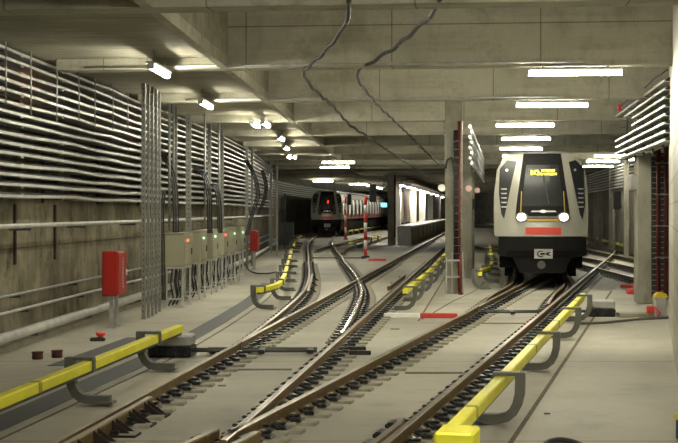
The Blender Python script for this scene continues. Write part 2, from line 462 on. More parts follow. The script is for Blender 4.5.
# check rails, wing rails
def check_rail(pts, label, blocks=3, gus=0, gside=1, top='railtop'):
    pts = [Vector((p[0],p[1],0)) for p in pts]
    root = MB().sweep([(-.035,.05),(.035,.05),(.04,.16),(.03,.175),(-.03,.175),(-.04,.16)], pts, topmi=(.17,1)).build('check_rail', ['rail', top])
    tag(root, label, 'check rail')
    L = (pts[-1]-pts[0]).length; t = (pts[-1]-pts[0]).normalized(); r = Vector((t.y,-t.x,0)); rz = math.atan2(t.y,t.x)-PI/2
    for k in range(blocks):
        q = pts[0]+t*(L*(k+.7)/blocks)
        b = MB().box((q.x-r.x*.06, q.y-r.y*.06, .12), (.07,.26,.09), rz, 0, .012)
        for s in (-.07,.07):
            qq = q+t*s; b.cyl((qq.x-r.x*.12,qq.y-r.y*.12,.12),(qq.x-r.x*.07,qq.y-r.y*.07,.12),.022,6)
        b.build('spacer_block', 'clip', root)
    for k in range(gus):
        q = pts[0]+t*(L*(k+.5)/gus)
        b = MB()
        for s in (-.08,.08):
            qq = q+t*s
            w = t*.008
            a0 = qq+r*.04*gside; a1 = qq+r*.25*gside
            vs = [(a0-w).to_tuple()[:2]+(.02,), (a1-w).to_tuple()[:2]+(.02,), (a0-w).to_tuple()[:2]+(.17,), (a0+w).to_tuple()[:2]+(.02,), (a1+w).to_tuple()[:2]+(.02,), (a0+w).to_tuple()[:2]+(.17,)]
            b.add(vs, [(0,1,2),(3,5,4),(0,3,4,1),(1,4,5,2),(2,5,3,0)], 0)
        qc = q+r*.14*gside
        b.box((qc.x,qc.y,.012),(.30,.26,.024), rz, 0)
        b.build('gusset_bracket', 'rust', root)
    return root
def rp(path, y, off=0, z=0):
    y = min(max(y, path[0].y+1e-4), path[-1].y-1e-4)
    for a, b in zip(path, path[1:]):
        if a.y <= y <= b.y:
            p = a.lerp(b, (y-a.y)/(b.y-a.y)); t = (b-a).normalized(); break
    return Vector((p.x+t.y*off, p.y-t.x*off, z))
check_rail([rp(dR,11.2,-.14), rp(dR,13.9,-.12), rp(dR,14.25,-.16)], 'short check rail with black spacer blocks ending inside the rail at the bottom centre', 5)
check_rail([rp(aL,11.2,.10), rp(aL,15.9,.10)], 'check rail on brown triangular gussets beside the leftmost rail', 0, 7, 1)
check_rail([V(-1.75,11.3), V(-1.19,13.55)], 'short wing rail stub left of the crossing nose at the bottom', 2)
check_rail([V(-1.12,12.0), V(-.78,13.4)], 'wing rail with bolts right of the crossing nose at the bottom', 2)
check_rail([rp(lL,37,.10), rp(lL,47,.10)], 'check rail inside the curve of the leftmost rail near its far bend', 0, 3, 1)

check_rail([gp(388.5,289,.1), gp(404.5,276.5,.1)], 'short dark check rail between the rails of the straight track near its crossing', 2, 0, 1)
# throw rods and drive bars at the switches
def rods(pts_y, x0, x1, label, n=2):
    root = empty('switch_throw_rod', ((x0+x1)/2, pts_y, 0))
    tag(root, label, 'switch rod')
    for k in range(n):
        y = (k-.5*(n-1))*.28
        MB().cyl((x0-(x0+x1)/2, y, .07), (x1-(x0+x1)/2, y, .07), .028, 8).build('rod', 'steeldk', root)
    for s in (.06, .5, .94):
        MB().box((x0+(x1-x0)*s-(x0+x1)/2, 0, .06), (.10, .5, .06), 0, 0, .01).build('clevis', 'clip', root)
    return root
rods(22.3, -2.1, -.35, 'black throw rods crossing the left track at its switch blades', 2)
rods(30.8, 2.9, 4.7, 'dark throw rods across the track just in front of the lit train', 2)
rods(66, -1.5, 1.3, 'distant thin throw rods across the left branch before the striped posts', 1)
for k, (px, py, w) in enumerate(((355, 349.5, 22), (360, 353.3, 22))):
    x, y, _ = gp(px, py, .05)
    tag(MB().box((x, y, .06), (w*y/F, .08, .07), 0, 0, .01).build('locking_bar', 'clip'), 'short black locking bar on the slab right of the central rails, %s' % ('the farther of two' if k == 0 else 'the nearer of two'), 'bar')

# drain slots and expansion strips in the slab
for (px0, px1, py, lab) in ((232,292,369.7,'dark drain slot between the rails of the left track'),(405,463,373,'dark drain slot left of the rail by the yellow cover'),(481,525,323.5,'dark drain slot across the track in front of the lit train')):
    x0_, y_, _ = gp(px0, py); x1_, _, _ = gp(px1, py)
    o = MB().bb(x0_, x1_, y_-.08, y_+.08, .0, .008).build('drain_slot', 'groove'); tag(o, lab, 'drain slot')
for (px, py, w) in ((222,386,8),(395,329.3,9),(577,370,0),(547,414,6)):
    if not w: continue
    x_, y_, _ = gp(px, py)
    tag(MB().bb(x_-w*y_/F/2, x_+w*y_/F/2, y_-.03, y_+.03, 0, .012).build('inlet_cover', 'steeldk'), 'tiny dark inlet cover in the slab, %s' % ('left of the bottom crossing' if px<300 else 'above the brown diagonal rail' if px<500 else 'right of the long yellow cover'), 'inlet cover')
def strip(path, w, name, mat, label, z=.006, cat='strip'):
    pts = [Vector((p.x,p.y,0)) for p in path]
    o = MB().sweep([(-w/2,.0),(w/2,.0),(w/2,z),(-w/2,z)], pts).build(name, mat); tag(o, label, cat); return o
strip(crop(offset2(lL,-1.30), 11, 44), .40, 'floor_grating', 'dk', 'long dark floor grating running beside the leftmost rail and yellow cover', cat='grating')
strip(crop(offset2(lL,-.93), 11, 60), .035, 'cable_groove', 'groove', 'thin brown groove in the slab between leftmost rail and grating', cat='groove')
strip(crop(offset2(aL,-2.35), 20.6, 25.2), .36, 'floor_grating', 'dk', 'short dark floor grating in front of the rusty pipe stubs', cat='grating')
strip(crop(offset2(dR,.98), 11, 40), .05, 'cable_groove', 'groove', 'brown groove in the slab right of the long yellow cover', cat='groove')
strip(crop(offset2(aR,1.0), 29, 60), .04, 'cable_groove', 'groove', 'brown groove beside the short yellow cover of the straight track', cat='groove')
strip(crop(offset2(tL,-1.0), 29.5, 45), .04, 'cable_groove', 'groove', 'brown groove curving past the pillars beside the lit train track', cat='groove')

# ------------------------------------------------------------------ covered conductor rails
def bracket_mesh(side):
    # C shaped arm in the plane across the track; t grows away from the running rail
    P = [(-.27,.07),(-.02,.072),(.07,.095),(.135,.15),(.18,.235),(.205,.34),(.21,.46),(.21,.57)]
    pts = [(side*t, 0, z) for t, z in P]
    b = MB()
    prof = [(-.055,-.045),(.055,-.045),(.055,.045),(-.055,.045)]
    vs = []; n = len(P)
    for i, (t, z) in enumerate(P):
        a = P[max(0,i-1)]; c = P[min(n-1,i+1)]; dx, dz = c[0]-a[0], c[1]-a[1]; L = math.hypot(dx,dz); nx, nz = -dz/L, dx/L
        h = .05
        for (yy_, k) in ((-.07,1),(.07,1),(.07,-1),(-.07,-1)):
            vs.append((side*(t+nx*h*k), yy_, z+nz*h*k))
    fs = []
    for i in range(n-1):
        for j in range(4): fs.append((i*4+j, i*4+(j+1)%4, (i+1)*4+(j+1)%4, (i+1)*4+j))
    fs += [(0,1,2,3), ((n-1)*4+3,(n-1)*4+2,(n-1)*4+1,(n-1)*4)]
    b.add(vs, fs)
    b.box((side*.085, 0, .552), (.33, .11, .038), 0, 0, .006)     # arm reaching over the cover
    b.box((side*.0-side*.075, 0, .475), (.022, .10, .15), 0, 0, .006)   # clamp hanging on the rail side
    b.box((side*(-.24), 0, .045), (.16,.2,.03), 0, 0, .005)
    return b
BR = {}
for s in (-1, 1):
    o = bracket_mesh(s).build('support_bracket', 'brkt'); C.objects.unlink(o); BR[s] = o
CP = [(-.06,.415),(.06,.415),(.06,.51),(.048,.525),(-.048,.525),(-.06,.51)]
def conductor(path, side, label, ys, joints=(), endflare=None, endblock=None, zoff=0, cov='yellow'):
    """path = plan line of the cover; brackets on its outer side"""
    pts = [Vector((p.x,p.y,zoff)) for p in path]
    root = empty('covered_conductor_rail', (pts[0].x, pts[0].y, 0)); tag(root, label, 'conductor rail')
    off = Vector((pts[0].x, pts[0].y, 0)); loc = [p-off for p in pts]
    MB().sweep(CP, loc).build('yellow_cover', cov, root)
    MB().sweep([(-.035,.375),(.035,.375),(.035,.42),(-.035,.42)], loc).build('contact_rail', 'steeldk', root)
    for y in ys:
        q = rp(pts, y)
        y = min(max(y, pts[0].y+.01), pts[-1].y-.01)
        for i in range(len(pts)-1):
            if pts[i].y <= y <= pts[i+1].y: t = (pts[i+1]-pts[i]).normalized()
        o = BR[side].copy(); C.objects.link(o); o.parent = root
        o.location = (q.x-off.x, q.y-off.y, 0); o.rotation_euler = (0,0,math.atan2(t.y,t.x)-PI/2)
    for y in joints:
        q = rp(pts, y)-off
        t = (pts[-1]-pts[0]).normalized()
        MB().sweep([(a*1.08,(b-.47)*1.06+.47) for a,b in CP], [q-t*.05+Vector((0,0,zoff)), q+t*.05+Vector((0,0,zoff))]).build('cover_joint', 'seam', root)
    if endblock is not None:
        q = rp(pts, endblock)-off; t = (pts[1]-pts[0]).normalized()
        MB().box((q.x+.07,q.y-.2,.49), (.31,.42,.16), math.atan2(t.y,t.x)-PI/2, 0, .02).build('end_box', 'yellow', root)
    return root
conductor([V(-3.145-.75+HD*y-.70-(y-11)*.011, y) for y in (10.9,13,15,17,19,21.6)], -1, 'near yellow covered conductor rail rising from the left edge', (12.9, 16.4, 19.9), joints=(14.4,))
path = catmull([V(-1.84,32.0),V(-1.52,34.0),V(-1.50,38),V(-1.62,43),V(-1.80,50),V(-2.0,58),V(-2.22,65)], 1.0)
conductor(path, -1, 'curved yellow covered conductor rail left of the bend of the leftmost rail', (32.3,35.5,39.5,44.5,50,56,62), joints=(37,47))
conductor(crop(offset2(lL,-.75), 74, 104), -1, 'far yellow covered conductor rail beside the grey cabinets before the distant train', (76,82,88,95))
conductor(crop(offset2(dR,.755), 11.1, 29.9), 1, 'long yellow covered conductor rail in the right foreground', (14.9,19.9,24.9,28.7), joints=(12.6,18.4,22.4,27.4), endblock=11.2)
conductor([p+V(-.14*max(0,min(1,(42-p.y)/10)),0) for p in crop(offset2(aR,.72), 31.6, 78)], 1, 'yellow covered conductor rail beside the straight track, left of the pillar with red pipes', (31.9,35,39,43.5,48,53,58,64,70), joints=(34,41))
path = [V(4.05,40.2), V(4.22,42)]+crop(offset2(tL,-.80), 44, 74)
conductor(catmull(path, 1.0), -1, 'yellow covered conductor rail on the pillar side of the lit train', (40.5,44.5,49,54,59,64), joints=())
path = [V(.6,78),V(1.2,84),V(2.2,94),V(3.1,103)]
conductor(catmull(path,1.0), 1, 'distant yellow covered conductor rail behind the striped posts', (79,85,91,97))
conductor(crop(offset2(LB,1.5), 122, 168), 1, 'yellow covered conductor rail along the flank of the distant train', (123,130,137,144,151))
conductor(catmull([V(14.9,73),V(15.9,82),V(17.0,92)],1.0), 1, 'far right yellow conductor rail near the dark pilasters', (75,82,89))
conductor(catmull([V(13.6,84),V(15.2,84.6),V(16.8,85.5)],1.0)[:1]+[V(17.0,95.5)], -1, 'small yellow conductor rail seen between lit train and far wall', (86,92), cov='yelldark')

# ------------------------------------------------------------------ switch machines
def machine(x, y, w, lab, rodx):
    root = empty('switch_machine', (x, y, 0), -TH); tag(root, lab, 'switch machine')
    MB().box((0,0,.09),(w,.50,.17),0,0,.02).build('base', 'clip', root)
    MB().box((w*.08,0,.26),(w*.80,.5,.18),0,0,.03).build('lid', 'mach', root)
    for k in range(4): MB().box((-w*.42+k*w*.28, -.28, .10), (.05,.08,.12),0,0,.008).build('mounting_lug', 'clip', root)
    MB().cyl((w/2*(1 if rodx>0 else -1), .08, .10),(rodx,.08,.10),.03,8).build('drive_rod','steeldk',root)
    MB().cyl((w/2*(1 if rodx>0 else -1),-.12,.10),(rodx,-.12,.10),.02,8).build('detector_rod','steeldk',root)
    return root
machine(-2.62, 22.0, .68, 'grey lidded switch machine behind the near left yellow cover', .98)
machine(5.68, 30.4, .60, 'grey lidded switch machine right of the long yellow cover', -.9)
x_, y_, _ = gp(630, 312.5)
tag(MB().bb(6.02, 6.78, 30.0, 30.4, 0, .09, b=.01).build('cable_duct_cover','kerb'), 'brown low duct cover right of the grey switch machine', 'duct cover')

def to_mesh(t):
    me = bpy.data.meshes.new_from_object(t); o = bpy.data.objects.new(t.name.split('.')[0], me); C.objects.link(o)
    o.parent = t.parent; o.matrix_basis = t.matrix_basis.copy(); cu = t.data; bpy.data.objects.remove(t); bpy.data.curves.remove(cu)
    if not me.materials: me.materials.append(M['whitep'])
    return o
# ------------------------------------------------------------------ floor markers
def marker(x0, x1, y, parts, lab):
    root = empty('clearance_marker', (x0, y, 0), -.02); tag(root, lab, 'clearance marker')
    for (a, b, m) in parts:
        MB().bb(a, b, -.09, .09, 0, .10, b=.012).build('white_section' if m == 'whitep' else 'red_section', m, root)
marker(.96, 2.5, 29.9, ((0,.77,'whitep'),(.775,1.56,'redmark')), 'low white and red clearance marker on the floor before the pillars')
marker(1.35, 2.1, 64, ((0,.8,'redmark'),), 'small red clearance marker by the foot of the striped signal post')
marker(8.35, 9.5, 41.5, ((0,1.2,'redmark'),), 'red clearance marker on the floor left of the right pillar')

# ------------------------------------------------------------------ conduits on the left wall
def ordn(k, n, a='top', b='bottom'):
    if k == 0: return 'topmost of the run'
    if k == n-1: return 'lowest of the run'
    return '%s from the top' % ORD[k]
TRAY = [(.022,-.027),(.03,-.018),(.03,.018),(.022,.027),(.006,.027),(-.002,.018),(-.002,-.015),(-.30,-.015),(-.30,-.027)]
zs = [4.90-.169*k for k in range(15)]
for k, z in enumerate(zs):
    pts = []
    for Y in [8,14,20,24,27,28.5,30,31.5,33,36,40,46,52,58,64,72,80,86]:
        x = wallX(Y)+.36
        bump = .16*math.exp(-((Y-29.5)/2.2)**2)*(1 if k % 2 else .6)
        sag = .015*math.sin(Y*1.3+k*2.1)
        pts.append((x+bump*.6, Y, z + sag - (0 if Y < 28 else .02)))
    pv = [Vector(p) for p in pts]
    o = MB().sweep(TRAY, pv).build('cable_tray', 'conduit')
    tag(o, 'grey steel cable tray high on the left wall, %s' % ordn(k, 15), 'cable tray', 'cable trays along the left wall')
    b = MB()
    for dx, dz, r in ((.10,.035,.038),(.18,.04,.042),(.26,.03,.036)):
        b.tube([p+Vector((-dx, 0, dz)) for p in pv], r, 6)
    b.build('black_cables', 'black', o)
    for Y in (23.5, 26.2, 33.5, 38.5): MB().box((wallX(Y)+.362, Y, z-.004), (.02,.16,.08), -.04).build('joint_plate', 'galvm', o)
# holders: wall-mounted comb rails behind the conduits
for k, Y in enumerate((12,15.5,19,22.5,26,30.5,35,40,46,52,58,65,72,80)):
    b = MB().bb(-.03,.03,-.03,.03,-1.42,1.10)
    for z in zs: b.box((.14,0,z-.045-3.85),(.32,.03,.015))
    o = b.build('conduit_bracket', 'steeldk', loc=(wallX(Y)+.05, Y, 3.85))
    tag(o, 'dark comb bracket carrying the left wall conduits, %s from the near end' % ORD[k], 'bracket', 'comb brackets behind the conduits')
for k,(Y,w,z0_,z1_) in enumerate(((25.6,2.2,4.1,4.85),(34.5,1.8,3.9,4.6),(44.5,1.6,3.9,4.5))):
    tag(MB().bb(0,.03,-w/2,w/2,z0_,z1_).build('wall_panel','orangepanel',loc=(wallX(Y)+.02,Y,0),rz=-.055),'rust orange panel on the wall behind the trays, %s from the camera' % ORD[k],'panel')
# hanger rods seen in front of conduits
for k, (px, yt, yb) in enumerate(((6,28,104),(31,34,116),(57,45,122),(79,60,120),(95,60,128),(113,68,130),(128,75,130))):
    r = (px-CX)/F
    Y = next(y for y in [10+.05*i for i in range(1200)] if (wallX(y)+.50)/y >= r)
    X = r*Y; z0 = CZ-(yb-HY)*Y/F
    o = MB().cyl((0,0,z0),(0,0,4.97),.012,6).build('hanger_rod','galv', loc=(X,Y,0))
    tag(o, 'thin hanger rod before the left wall trays, %s from the left edge' % ORD[k], 'hanger rod', 'hanger rods at the upper left')
# single pipes lower on the left wall
def wall_pipe(z, r, off, label, mat='conduit', ys=(8,14,20,27,33,36,44,52,60,70,80,87), jit=0, sleeves=()):
    pts = [Vector((wallX(Y)+off, Y, z+jit*math.sin(Y))) for Y in ys]
    o = MB().sweep([(r*math.cos(2*PI*q/10), r*math.sin(2*PI*q/10)) for q in range(10)], pts, smooth=True).build('wall_pipe', mat)
    tag(o, label, 'pipe')
    for Y in (16,20,24,28,33,39,45,52,60,70): MB().box((wallX(Y)+off/2, Y, z-r-.02), (off+.1,.05,.04)).build('pipe_bracket','steeldk',o)
    return o
wall_pipe(2.03, .045, .33, 'grey pipe along the left wall at mid height, below the conduit stack', 'conduit')
wall_pipe(.27, .085, .45, 'thick grey pipe low along the left wall just above the kerb', 'conduit')
wall_pipe(.62, .028, .30, 'slim pale pipe on the left wall above the thick low pipe', 'conduit')
wall_pipe(.86, .026, .16, 'slim dark pipe on the stained left wall, uppermost of the low pipes', 'galvm')
# rusty horizontals / vertical soldier posts in the wall
for k, Y in enumerate((13.5,16.2,18.9,21.6,24.3,27.0)):
    tag(MB().bb(-.05,.02,-.05,.05,1.25,2.3).build('wall_post','rust', loc=(wallX(Y)+.02, Y, .1)), 'dark rusty upright against the stained left wall, %s from the near end' % ORD[k], 'wall post', 'rusty uprights on the left wall')

# struts: perforated channels from floor to ceiling
def strut(x, y, zt, w, label, mat='strut', grp=None, holes=True, z0=0.0):
    b = MB()
    b.bb(-w/2, w/2, -.015, .0, z0, zt); b.bb(-w/2, -w/2+.008, 0, .05, z0, zt); b.bb(w/2-.008, w/2, 0, .05, z0, zt)
    root = b.build('support_strut', mat, loc=(x, y, 0)); tag(root, label, 'strut', grp)
    if holes:
        h = MB()
        z = z0+.15
        while z < zt-.1: h.bb(-w*.13, w*.13, -.018, -.0145, z, z+.04); z += .12
        h.build('perforation_pattern', 'steeldk', root)['kind'] = 'stuff'
    MB().bb(-w*.8, w*.8, -.07, .07, z0, z0+.012).build('foot_plate', 'galvm', root)
    return root
for k, (px, Y) in enumerate(((143.5,29.4),(148.3,29.8),(152.3,30.3),(156.0,30.9),(159.5,31.6))):
    strut((px-CX)*Y/F, Y, 4.965, .055 if k else .08, 'perforated grey strut left of the beige cabinets, %s in its cluster' % ORD[k], grp='cluster of perforated struts')
for k, (px, Y, w) in enumerate(((175.5,0,.09),(188.5,0,.15),(209.5,0,.10),(221.5,0,.14),(247,0,.11),(252,0,.09),(271,0,.12),(277,70,.09))):
    if not Y: Y = next(y for y in [20+.05*i for i in range(1200)] if (wallX(y)+.66)/y >= (px-CX)/F)
    strut((px-CX)*Y/F, Y, 4.965, w, 'floor to ceiling grey strut among the beige cabinets, %s along the wall' % ORD[k], grp='single struts along the wall')
for k, px in enumerate((180, 184, 214, 228)):
    Y = 33.5+ (px-180)*.14; X = (px-CX)*Y/F-.25
    tag(MB().cyl((0,0,1.8),(0,0,4.96),.03,8).build('riser_pipe','strut',loc=(X,Y,0)), 'thin vertical riser pipe above the cabinets, %s from the camera' % ORD[k], 'pipe', 'riser pipes above the cabinets')

# beige enclosures on frames
def enclosure(X, Y, w, d, z0, z1, label, led):
    # w along the wall, d outwards; X is the track-facing side, Y its near end
    root = empty('control_cabinet', (X-d/2, Y+w/2, 0), -.05); tag(root, label, 'cabinet', 'beige cabinets on frames by the left wall')
    MB().box((0,0,(z0+z1)/2),(d,w,z1-z0),0,0,.012).build('body','cab',root)
    dr = MB().box((d/2+.012,0,(z0+z1)/2),(.024,w-.04,z1-z0-.05),0,0,.008).build('door','cab',root)
    MB().box((d/2+.035,w*.32,(z0+z1)/2-.05),(.03,.04,.16),0,0,.006).build('handle','black',dr)
    MB().cyl((d/2+.02,-w*.18,z1-.16),(d/2+.05,-w*.18,z1-.16),.03,10).build('indicator_lamp',led,dr)
    MB().box((0,0,z1+.012),(d+.04,w+.04,.024),0,0,.006).build('canopy','cab',root)
    for sx in (-1,1):
        for sy in (-1,1):
            MB().box((sx*(d/2-.03), sy*(w/2-.04), (z0-.06)/2),(.05,.05,z0-.06),0,0,.004).build('leg','galv',root)
    for sy in (-1,1):
        MB().box((0,sy*(w/2-.04),z0-.03),(d,.05,.06)).build('top_bar','galv',root); MB().box((0,sy*(w/2-.04),.2),(d-.1,.04,.04)).build('foot_bar','galv',root)
    for sx in (-1,1): MB().box((sx*(d/2-.03),0,z0-.03),(.05,w-.13,.06)).build('top_bar','galv',root)
    cb = MB()
    for j in range(4):
        y_ = -w*.30+j*w*.20; x_ = -.08+.05*(j%3)
        cb.tube([(x_,y_,z0),(x_-.05,y_+.02,z0*.6),(x_+.02,y_-.03,z0*.25),(x_-.1,y_,.03)],.018,6)
    cb.build('cable_bundle','black',root)
cabs = [(33.0,1.2,'redled','nearest and largest beige cabinet with red lamp'),(35.9,1.0,'greenled','second beige cabinet from the near end with green lamp'),(38.3,.95,'greenled','third beige cabinet from the near end with green lamp'),(40.7,.95,'redled','fourth beige cabinet from the near end with red lamp'),(43.1,.9,'greenled','fifth beige cabinet in the wall row'),(45.5,.9,'greenled','farthest beige cabinet of the wall row')]
for (Y,w,led,lab) in cabs:
    enclosure(-4.83+.0364*Y, Y, w, .45, .97, 1.74, lab, led)
# black cable arcs into cabinets
for k, (P, lab) in enumerate((
    ([(160,152,34.5),(168,163,33.8),(174,182,33.5),(176,210,33.4),(176,234,33.4)],'black cable arc dropping into the nearest cabinet'),
    ([(163,190,33),(161,215,33),(162,250,33),(163,300,33)],'black cables running down left of the nearest cabinet'),
    ([(195,168,38.5),(204,175,38.2),(209,195,38.0),(210,233,38.2)],'black cable arc above the second cabinet'),
    ([(212,184,39.5),(217,190,39.4),(219,205,39.4),(220,233,39.6)],'black cable arc above the third cabinet'),
    ([(246,160,50),(254,175,49.5),(258,195,49),(252,215,48.5),(247,235,48)],'black cable loop hanging in front of far conduits'),
    ([(262,170,58),(266,185,57.5),(264,200,57),(258,214,56)],'smaller black cable loop behind the second red box'))):
    pts = [Vector(((px-CX)*Y/F, Y, CZ-(py-HY)*Y/F)) for px,py,Y in P]
    cv = catmull(pts, .12)
    b = MB()
    for s in (-.05, 0, .05): b.tube([p+Vector((s,s*.5,0)) for p in cv], .022, 6)
    tag(b.build('cable_bundle','black'), lab, 'cable')
cv = catmull([Vector(gp(240,252,.5)), Vector(gp(244,262,.3)),Vector(gp(249,270,.1)),Vector(gp(258,273.5,.03)),Vector(gp(268,273.5,.03)),Vector(gp(277,271.5,.03))], .3)
tag(MB().tube(cv,.03,6).build('floor_hose','black'), 'black hose looping across the floor behind the cabinets', 'hose')

# red hydrant boxes
def hydrant(X, Y, w, d, z0, z1, rz, label, text=True):
    root = empty('hydrant_cabinet', (X, Y, 0), rz); tag(root, label, 'hydrant cabinet')
    MB().box((0,0,(z0+z1)/2),(d,w,z1-z0),0,0,.02).build('body','red',root)
    dr = MB().box((d/2+.012,0,(z0+z1)/2),(.025,w-.05,z1-z0-.06),0,0,.01).build('door','red',root)
    MB().box((d/2+.04,w*.36,(z0+z1)/2),(.03,.03,.12),0,0,.006).build('handle','galv',dr)
    if text:
        cu = bpy.data.curves.new('lettering','FONT'); cu.body = 'HYDRANT'; cu.size = .13; cu.extrude = .002; cu.align_x = 'CENTER'; cu.align_y = 'CENTER'
        cu.materials.append(M['whitep'])
        t = bpy.data.objects.new('lettering', cu); C.objects.link(t); t.parent = dr
        t.matrix_local = Matrix.Translation((d/2+.028, 0, (z0+z1)/2)) @ Matrix(((0,0,1,0),(0,1,0,0),(-1,0,0,0),(0,0,0,1))); to_mesh(t)
    for s in (-1,1):
        b = MB().box((0,s*w*.28,z0/2),(.07,.07,z0)); b.box((0,s*w*.28,.01),(.18,.16,.02)); b.build('post','galvm',root)
hydrant(-4.42, 27.5, .82, .30, .63, 1.50, -.05, 'large red hydrant cabinet on grey posts before the stained wall')
hydrant(-3.3, 54.5, .75, .26, .72, 1.52, -.05, 'small distant red hydrant cabinet beyond the beige cabinets', False)

# rusty stubs and valve
for k, (px, py) in enumerate(((37.5,359),(57,357.5))):
    x,y,_ = gp(px,py)
    b = MB().cyl((0,0,0),(0,0,.10),.085,14); b.cyl((0,0,.10),(0,0,.115),.095,14)
    tag(b.build('pipe_stub','rusty',loc=(x,y,0)), 'short rusty red pipe stub on the floor, %s' % ('left one beside the wall kerb' if k==0 else 'right one nearer the grating'), 'pipe stub')
x,y,_ = gp(99.5,341)
r_ = empty('floor_valve',(x,y,0)); tag(r_,'small red valve with black base on the floor below the red cabinet','valve')
MB().box((-.03,0,.03),(.26,.14,.06),0,0,.015).build('base','black',r_)
b = MB().cyl((.02,0,.06),(.02,0,.10),.05,12); b.cyl((.02,0,.10),(.02,0,.15),.085,14); b.build('handwheel','redmark',r_)
x,y,_ = gp(132,321)

# ------------------------------------------------------------------ lamps
def lamp(loc, L, rz, label, grp, susp=None, r=.05, em='lamp'):
    root = empty('fluorescent_lamp', loc, rz); tag(root, label, 'lamp', grp)
    hz = 0
    b = MB().box((0,0,.05),(L*1.0,.19,.05),0,0,.015)
    for s in (-.35,.35): b.box((L*s,0,.09),(.04,.06,.06))
    b.build('housing','galvm',root)
    if susp:
        for q in (-.35,.35): MB().cyl((L*q,0,.12),(L*q,0,susp-loc[2]),.012,6).build('suspension_rod','galvm',root)
    prof = [(r*1.1*math.cos(2*PI*q/8), r*.8*math.sin(2*PI*q/8)-.02) for q in range(8)]
    MB().sweep(prof,[Vector((-L/2,0,0)),Vector((-L/2+.03,0,0)),Vector((L/2-.03,0,0)),Vector((L/2,0,0))],smooth=True).build('diffuser',em,root)
    for s in (-1,1): MB().box((s*(L/2+.01),0,-.01),(.03,.13,.10),0,0,.012).build('end_cap','galvm',root)
    return root
rl = [(575,70,'nearest'),(552,104,''),(525,125,''),(526,137,''),(521,147,''),(521,153,'')]
for k,(px,py,_) in enumerate(rl):
    i = [4-0+0]*0
    yi = 17.2+7.35*(k+1)
    z = 4.70; 
    # solve along the beam line Y = yi - HD X - .3
    r = (px-CX)/F; Y = (yi-.16)/(1+HD*r); X = r*Y
    lamp((X,Y,4.66), 1.57, -TH, 'long fluorescent lamp under the beams over the lit train track, %s from the camera' % ORD[k], 'lamps over the right track')
for k,(px,py) in enumerate(((613,155.5),(603,161),(598,166))):
    Y = F*(4.70-CZ)/(HY-py)*1.0
    lamp(((px-CX)*Y/F, Y, 4.70), 1.57, -TH, 'distant fluorescent lamp at the right beyond the lit train, %s' % ('highest of three' if k==0 else 'middle of three' if k==1 else 'lowest of three'), 'lamps at the far right', susp=6.2)
for k,(px,py) in enumerate(((338.5,162),(335,167))):
    Y = F*2.40/(HY-py)
    lamp(((px-CX)*Y/F, Y, 4.68), 1.57, -TH, 'fluorescent lamp of the bright pair over the left branch, %s' % ('upper' if k==0 else 'lower'), 'pair of lamps at the centre', susp=6.2)
for k,(X,Y) in enumerate(((-3.07,23.9),(-3.0,31.5),(-2.02,38.6),(-2.33,38.9),(-1.92,46.2),(-2.03,53.4),(-2.25,62),(-2.0,62))):
    lamp((X,Y,4.68), 1.55, PI/2-.05, 'short looking fluorescent lamp end-on under the left ceiling, %s from the camera' % ORD[k], 'lamps over the left walkway', susp=4.97, r=.05)
for k,(X,Y) in enumerate(((-1.28,112),(1.7,124))):
    lamp((X,Y,4.68), 1.55, -TH, 'far lamp above the distant train, %s from the camera' % ORD[k], 'far lamps above the distant train', susp=6.2)
for k in range(8):
    Y=123+6.2*k; X=2.7+.1*(Y-125)
    lamp((X,Y,4.55), 5.2, PI/2-.1, 'long strip lamp over the flank of the distant train, %s from its nose' % ORD[k], 'strip lamps beside the distant train', susp=6.2, r=.06, em='lampfar')
for k,(X,Y) in enumerate(((5.9,72),(4.5,57.5))):  # unseen pair, added to brighten the platform stairs and the floor there
    lamp((X,Y,4.68), 1.57, PI/2-TH, 'added fill lamp over the straight track, hidden behind the pillar row, %s' % ('farther' if k==0 else 'nearer'), 'added lamps hidden behind the pillar row', susp=6.2)
for k,(X,Y) in enumerate(((12.9,60),(13.6,64.5))):  # extra pair out of view, added to lift the dark far right wall
    lamp((X,Y,4.68), 1.57, -TH, 'added fill lamp over the crossing track, hidden behind the right pillar, %s' % ('nearer' if k==0 else 'farther'), 'added lamps hidden behind the right pillar', susp=6.2)
for k in range(4):  # fill lamps added out of sight, since the beam faces came out too dark
    yi=17.2+7.35*k
    for j,X in enumerate((.4,4.2)):
        lamp((X, byx(yi+.36, X), 5.05), 1.57, -TH, 'added fill lamp high on the far side of the %s ceiling beam, %s' % (ORD[k], 'over the left track' if j==0 else 'over the right track'), 'added lamps hidden behind the beams')
# lamps of the near bays, above and behind the camera's view
for k,(X,Y) in enumerate(((3.0,10.6),(2.2,6.0),(1.8,-1.0),(1.0,-8.0),(-.6,6.0),(-1,-2),(.3,10.8),(4.2,3.0))):
    lamp((X,Y,4.66), 1.57, -TH if X>-3 else PI/2, 'fluorescent lamp of the bay above the camera, %s' % ORD[k], 'lamps above the camera', susp=6.2)

# ------------------------------------------------------------------ right wall conduits
def tray_line(P0, P1, label, grp):
    P0, P1 = Vector(P0), Vector(P1)
    o = MB().sweep([(-a, b) for a, b in TRAY], [P0, P1]).build('cable_tray', 'conduit'); tag(o, label, 'cable tray', grp)
    b = MB()
    for dx, dz in ((.10,.035),(.19,.04),(.27,.035)): b.tube([P0+Vector((dx,0,dz)), P1+Vector((dx,0,dz))], .038, 6)
    b.build('black_cables', 'black', o); return o
def line_conduit(P0, P1, r, label, grp, mat='conduit', n=8):
    o = MB().cyl(P0, P1, r, n).build('steel_conduit', mat); tag(o, label, 'conduit', grp); return o
for k in range(8):
    z = 4.83-.166*k
    a = 37.8 if k in (0,4,5,6,7) else (35.5 if k == 1 else 33.5)
    Xf = lambda Y: 6.2+.107*(Y-26.2)+.05
    tray_line((Xf(27.3),27.3,z),(Xf(a),a,z),'steel cable tray of the bundle in front of the right pillar, %s' % ordn(k,8),'conduits at the upper right')
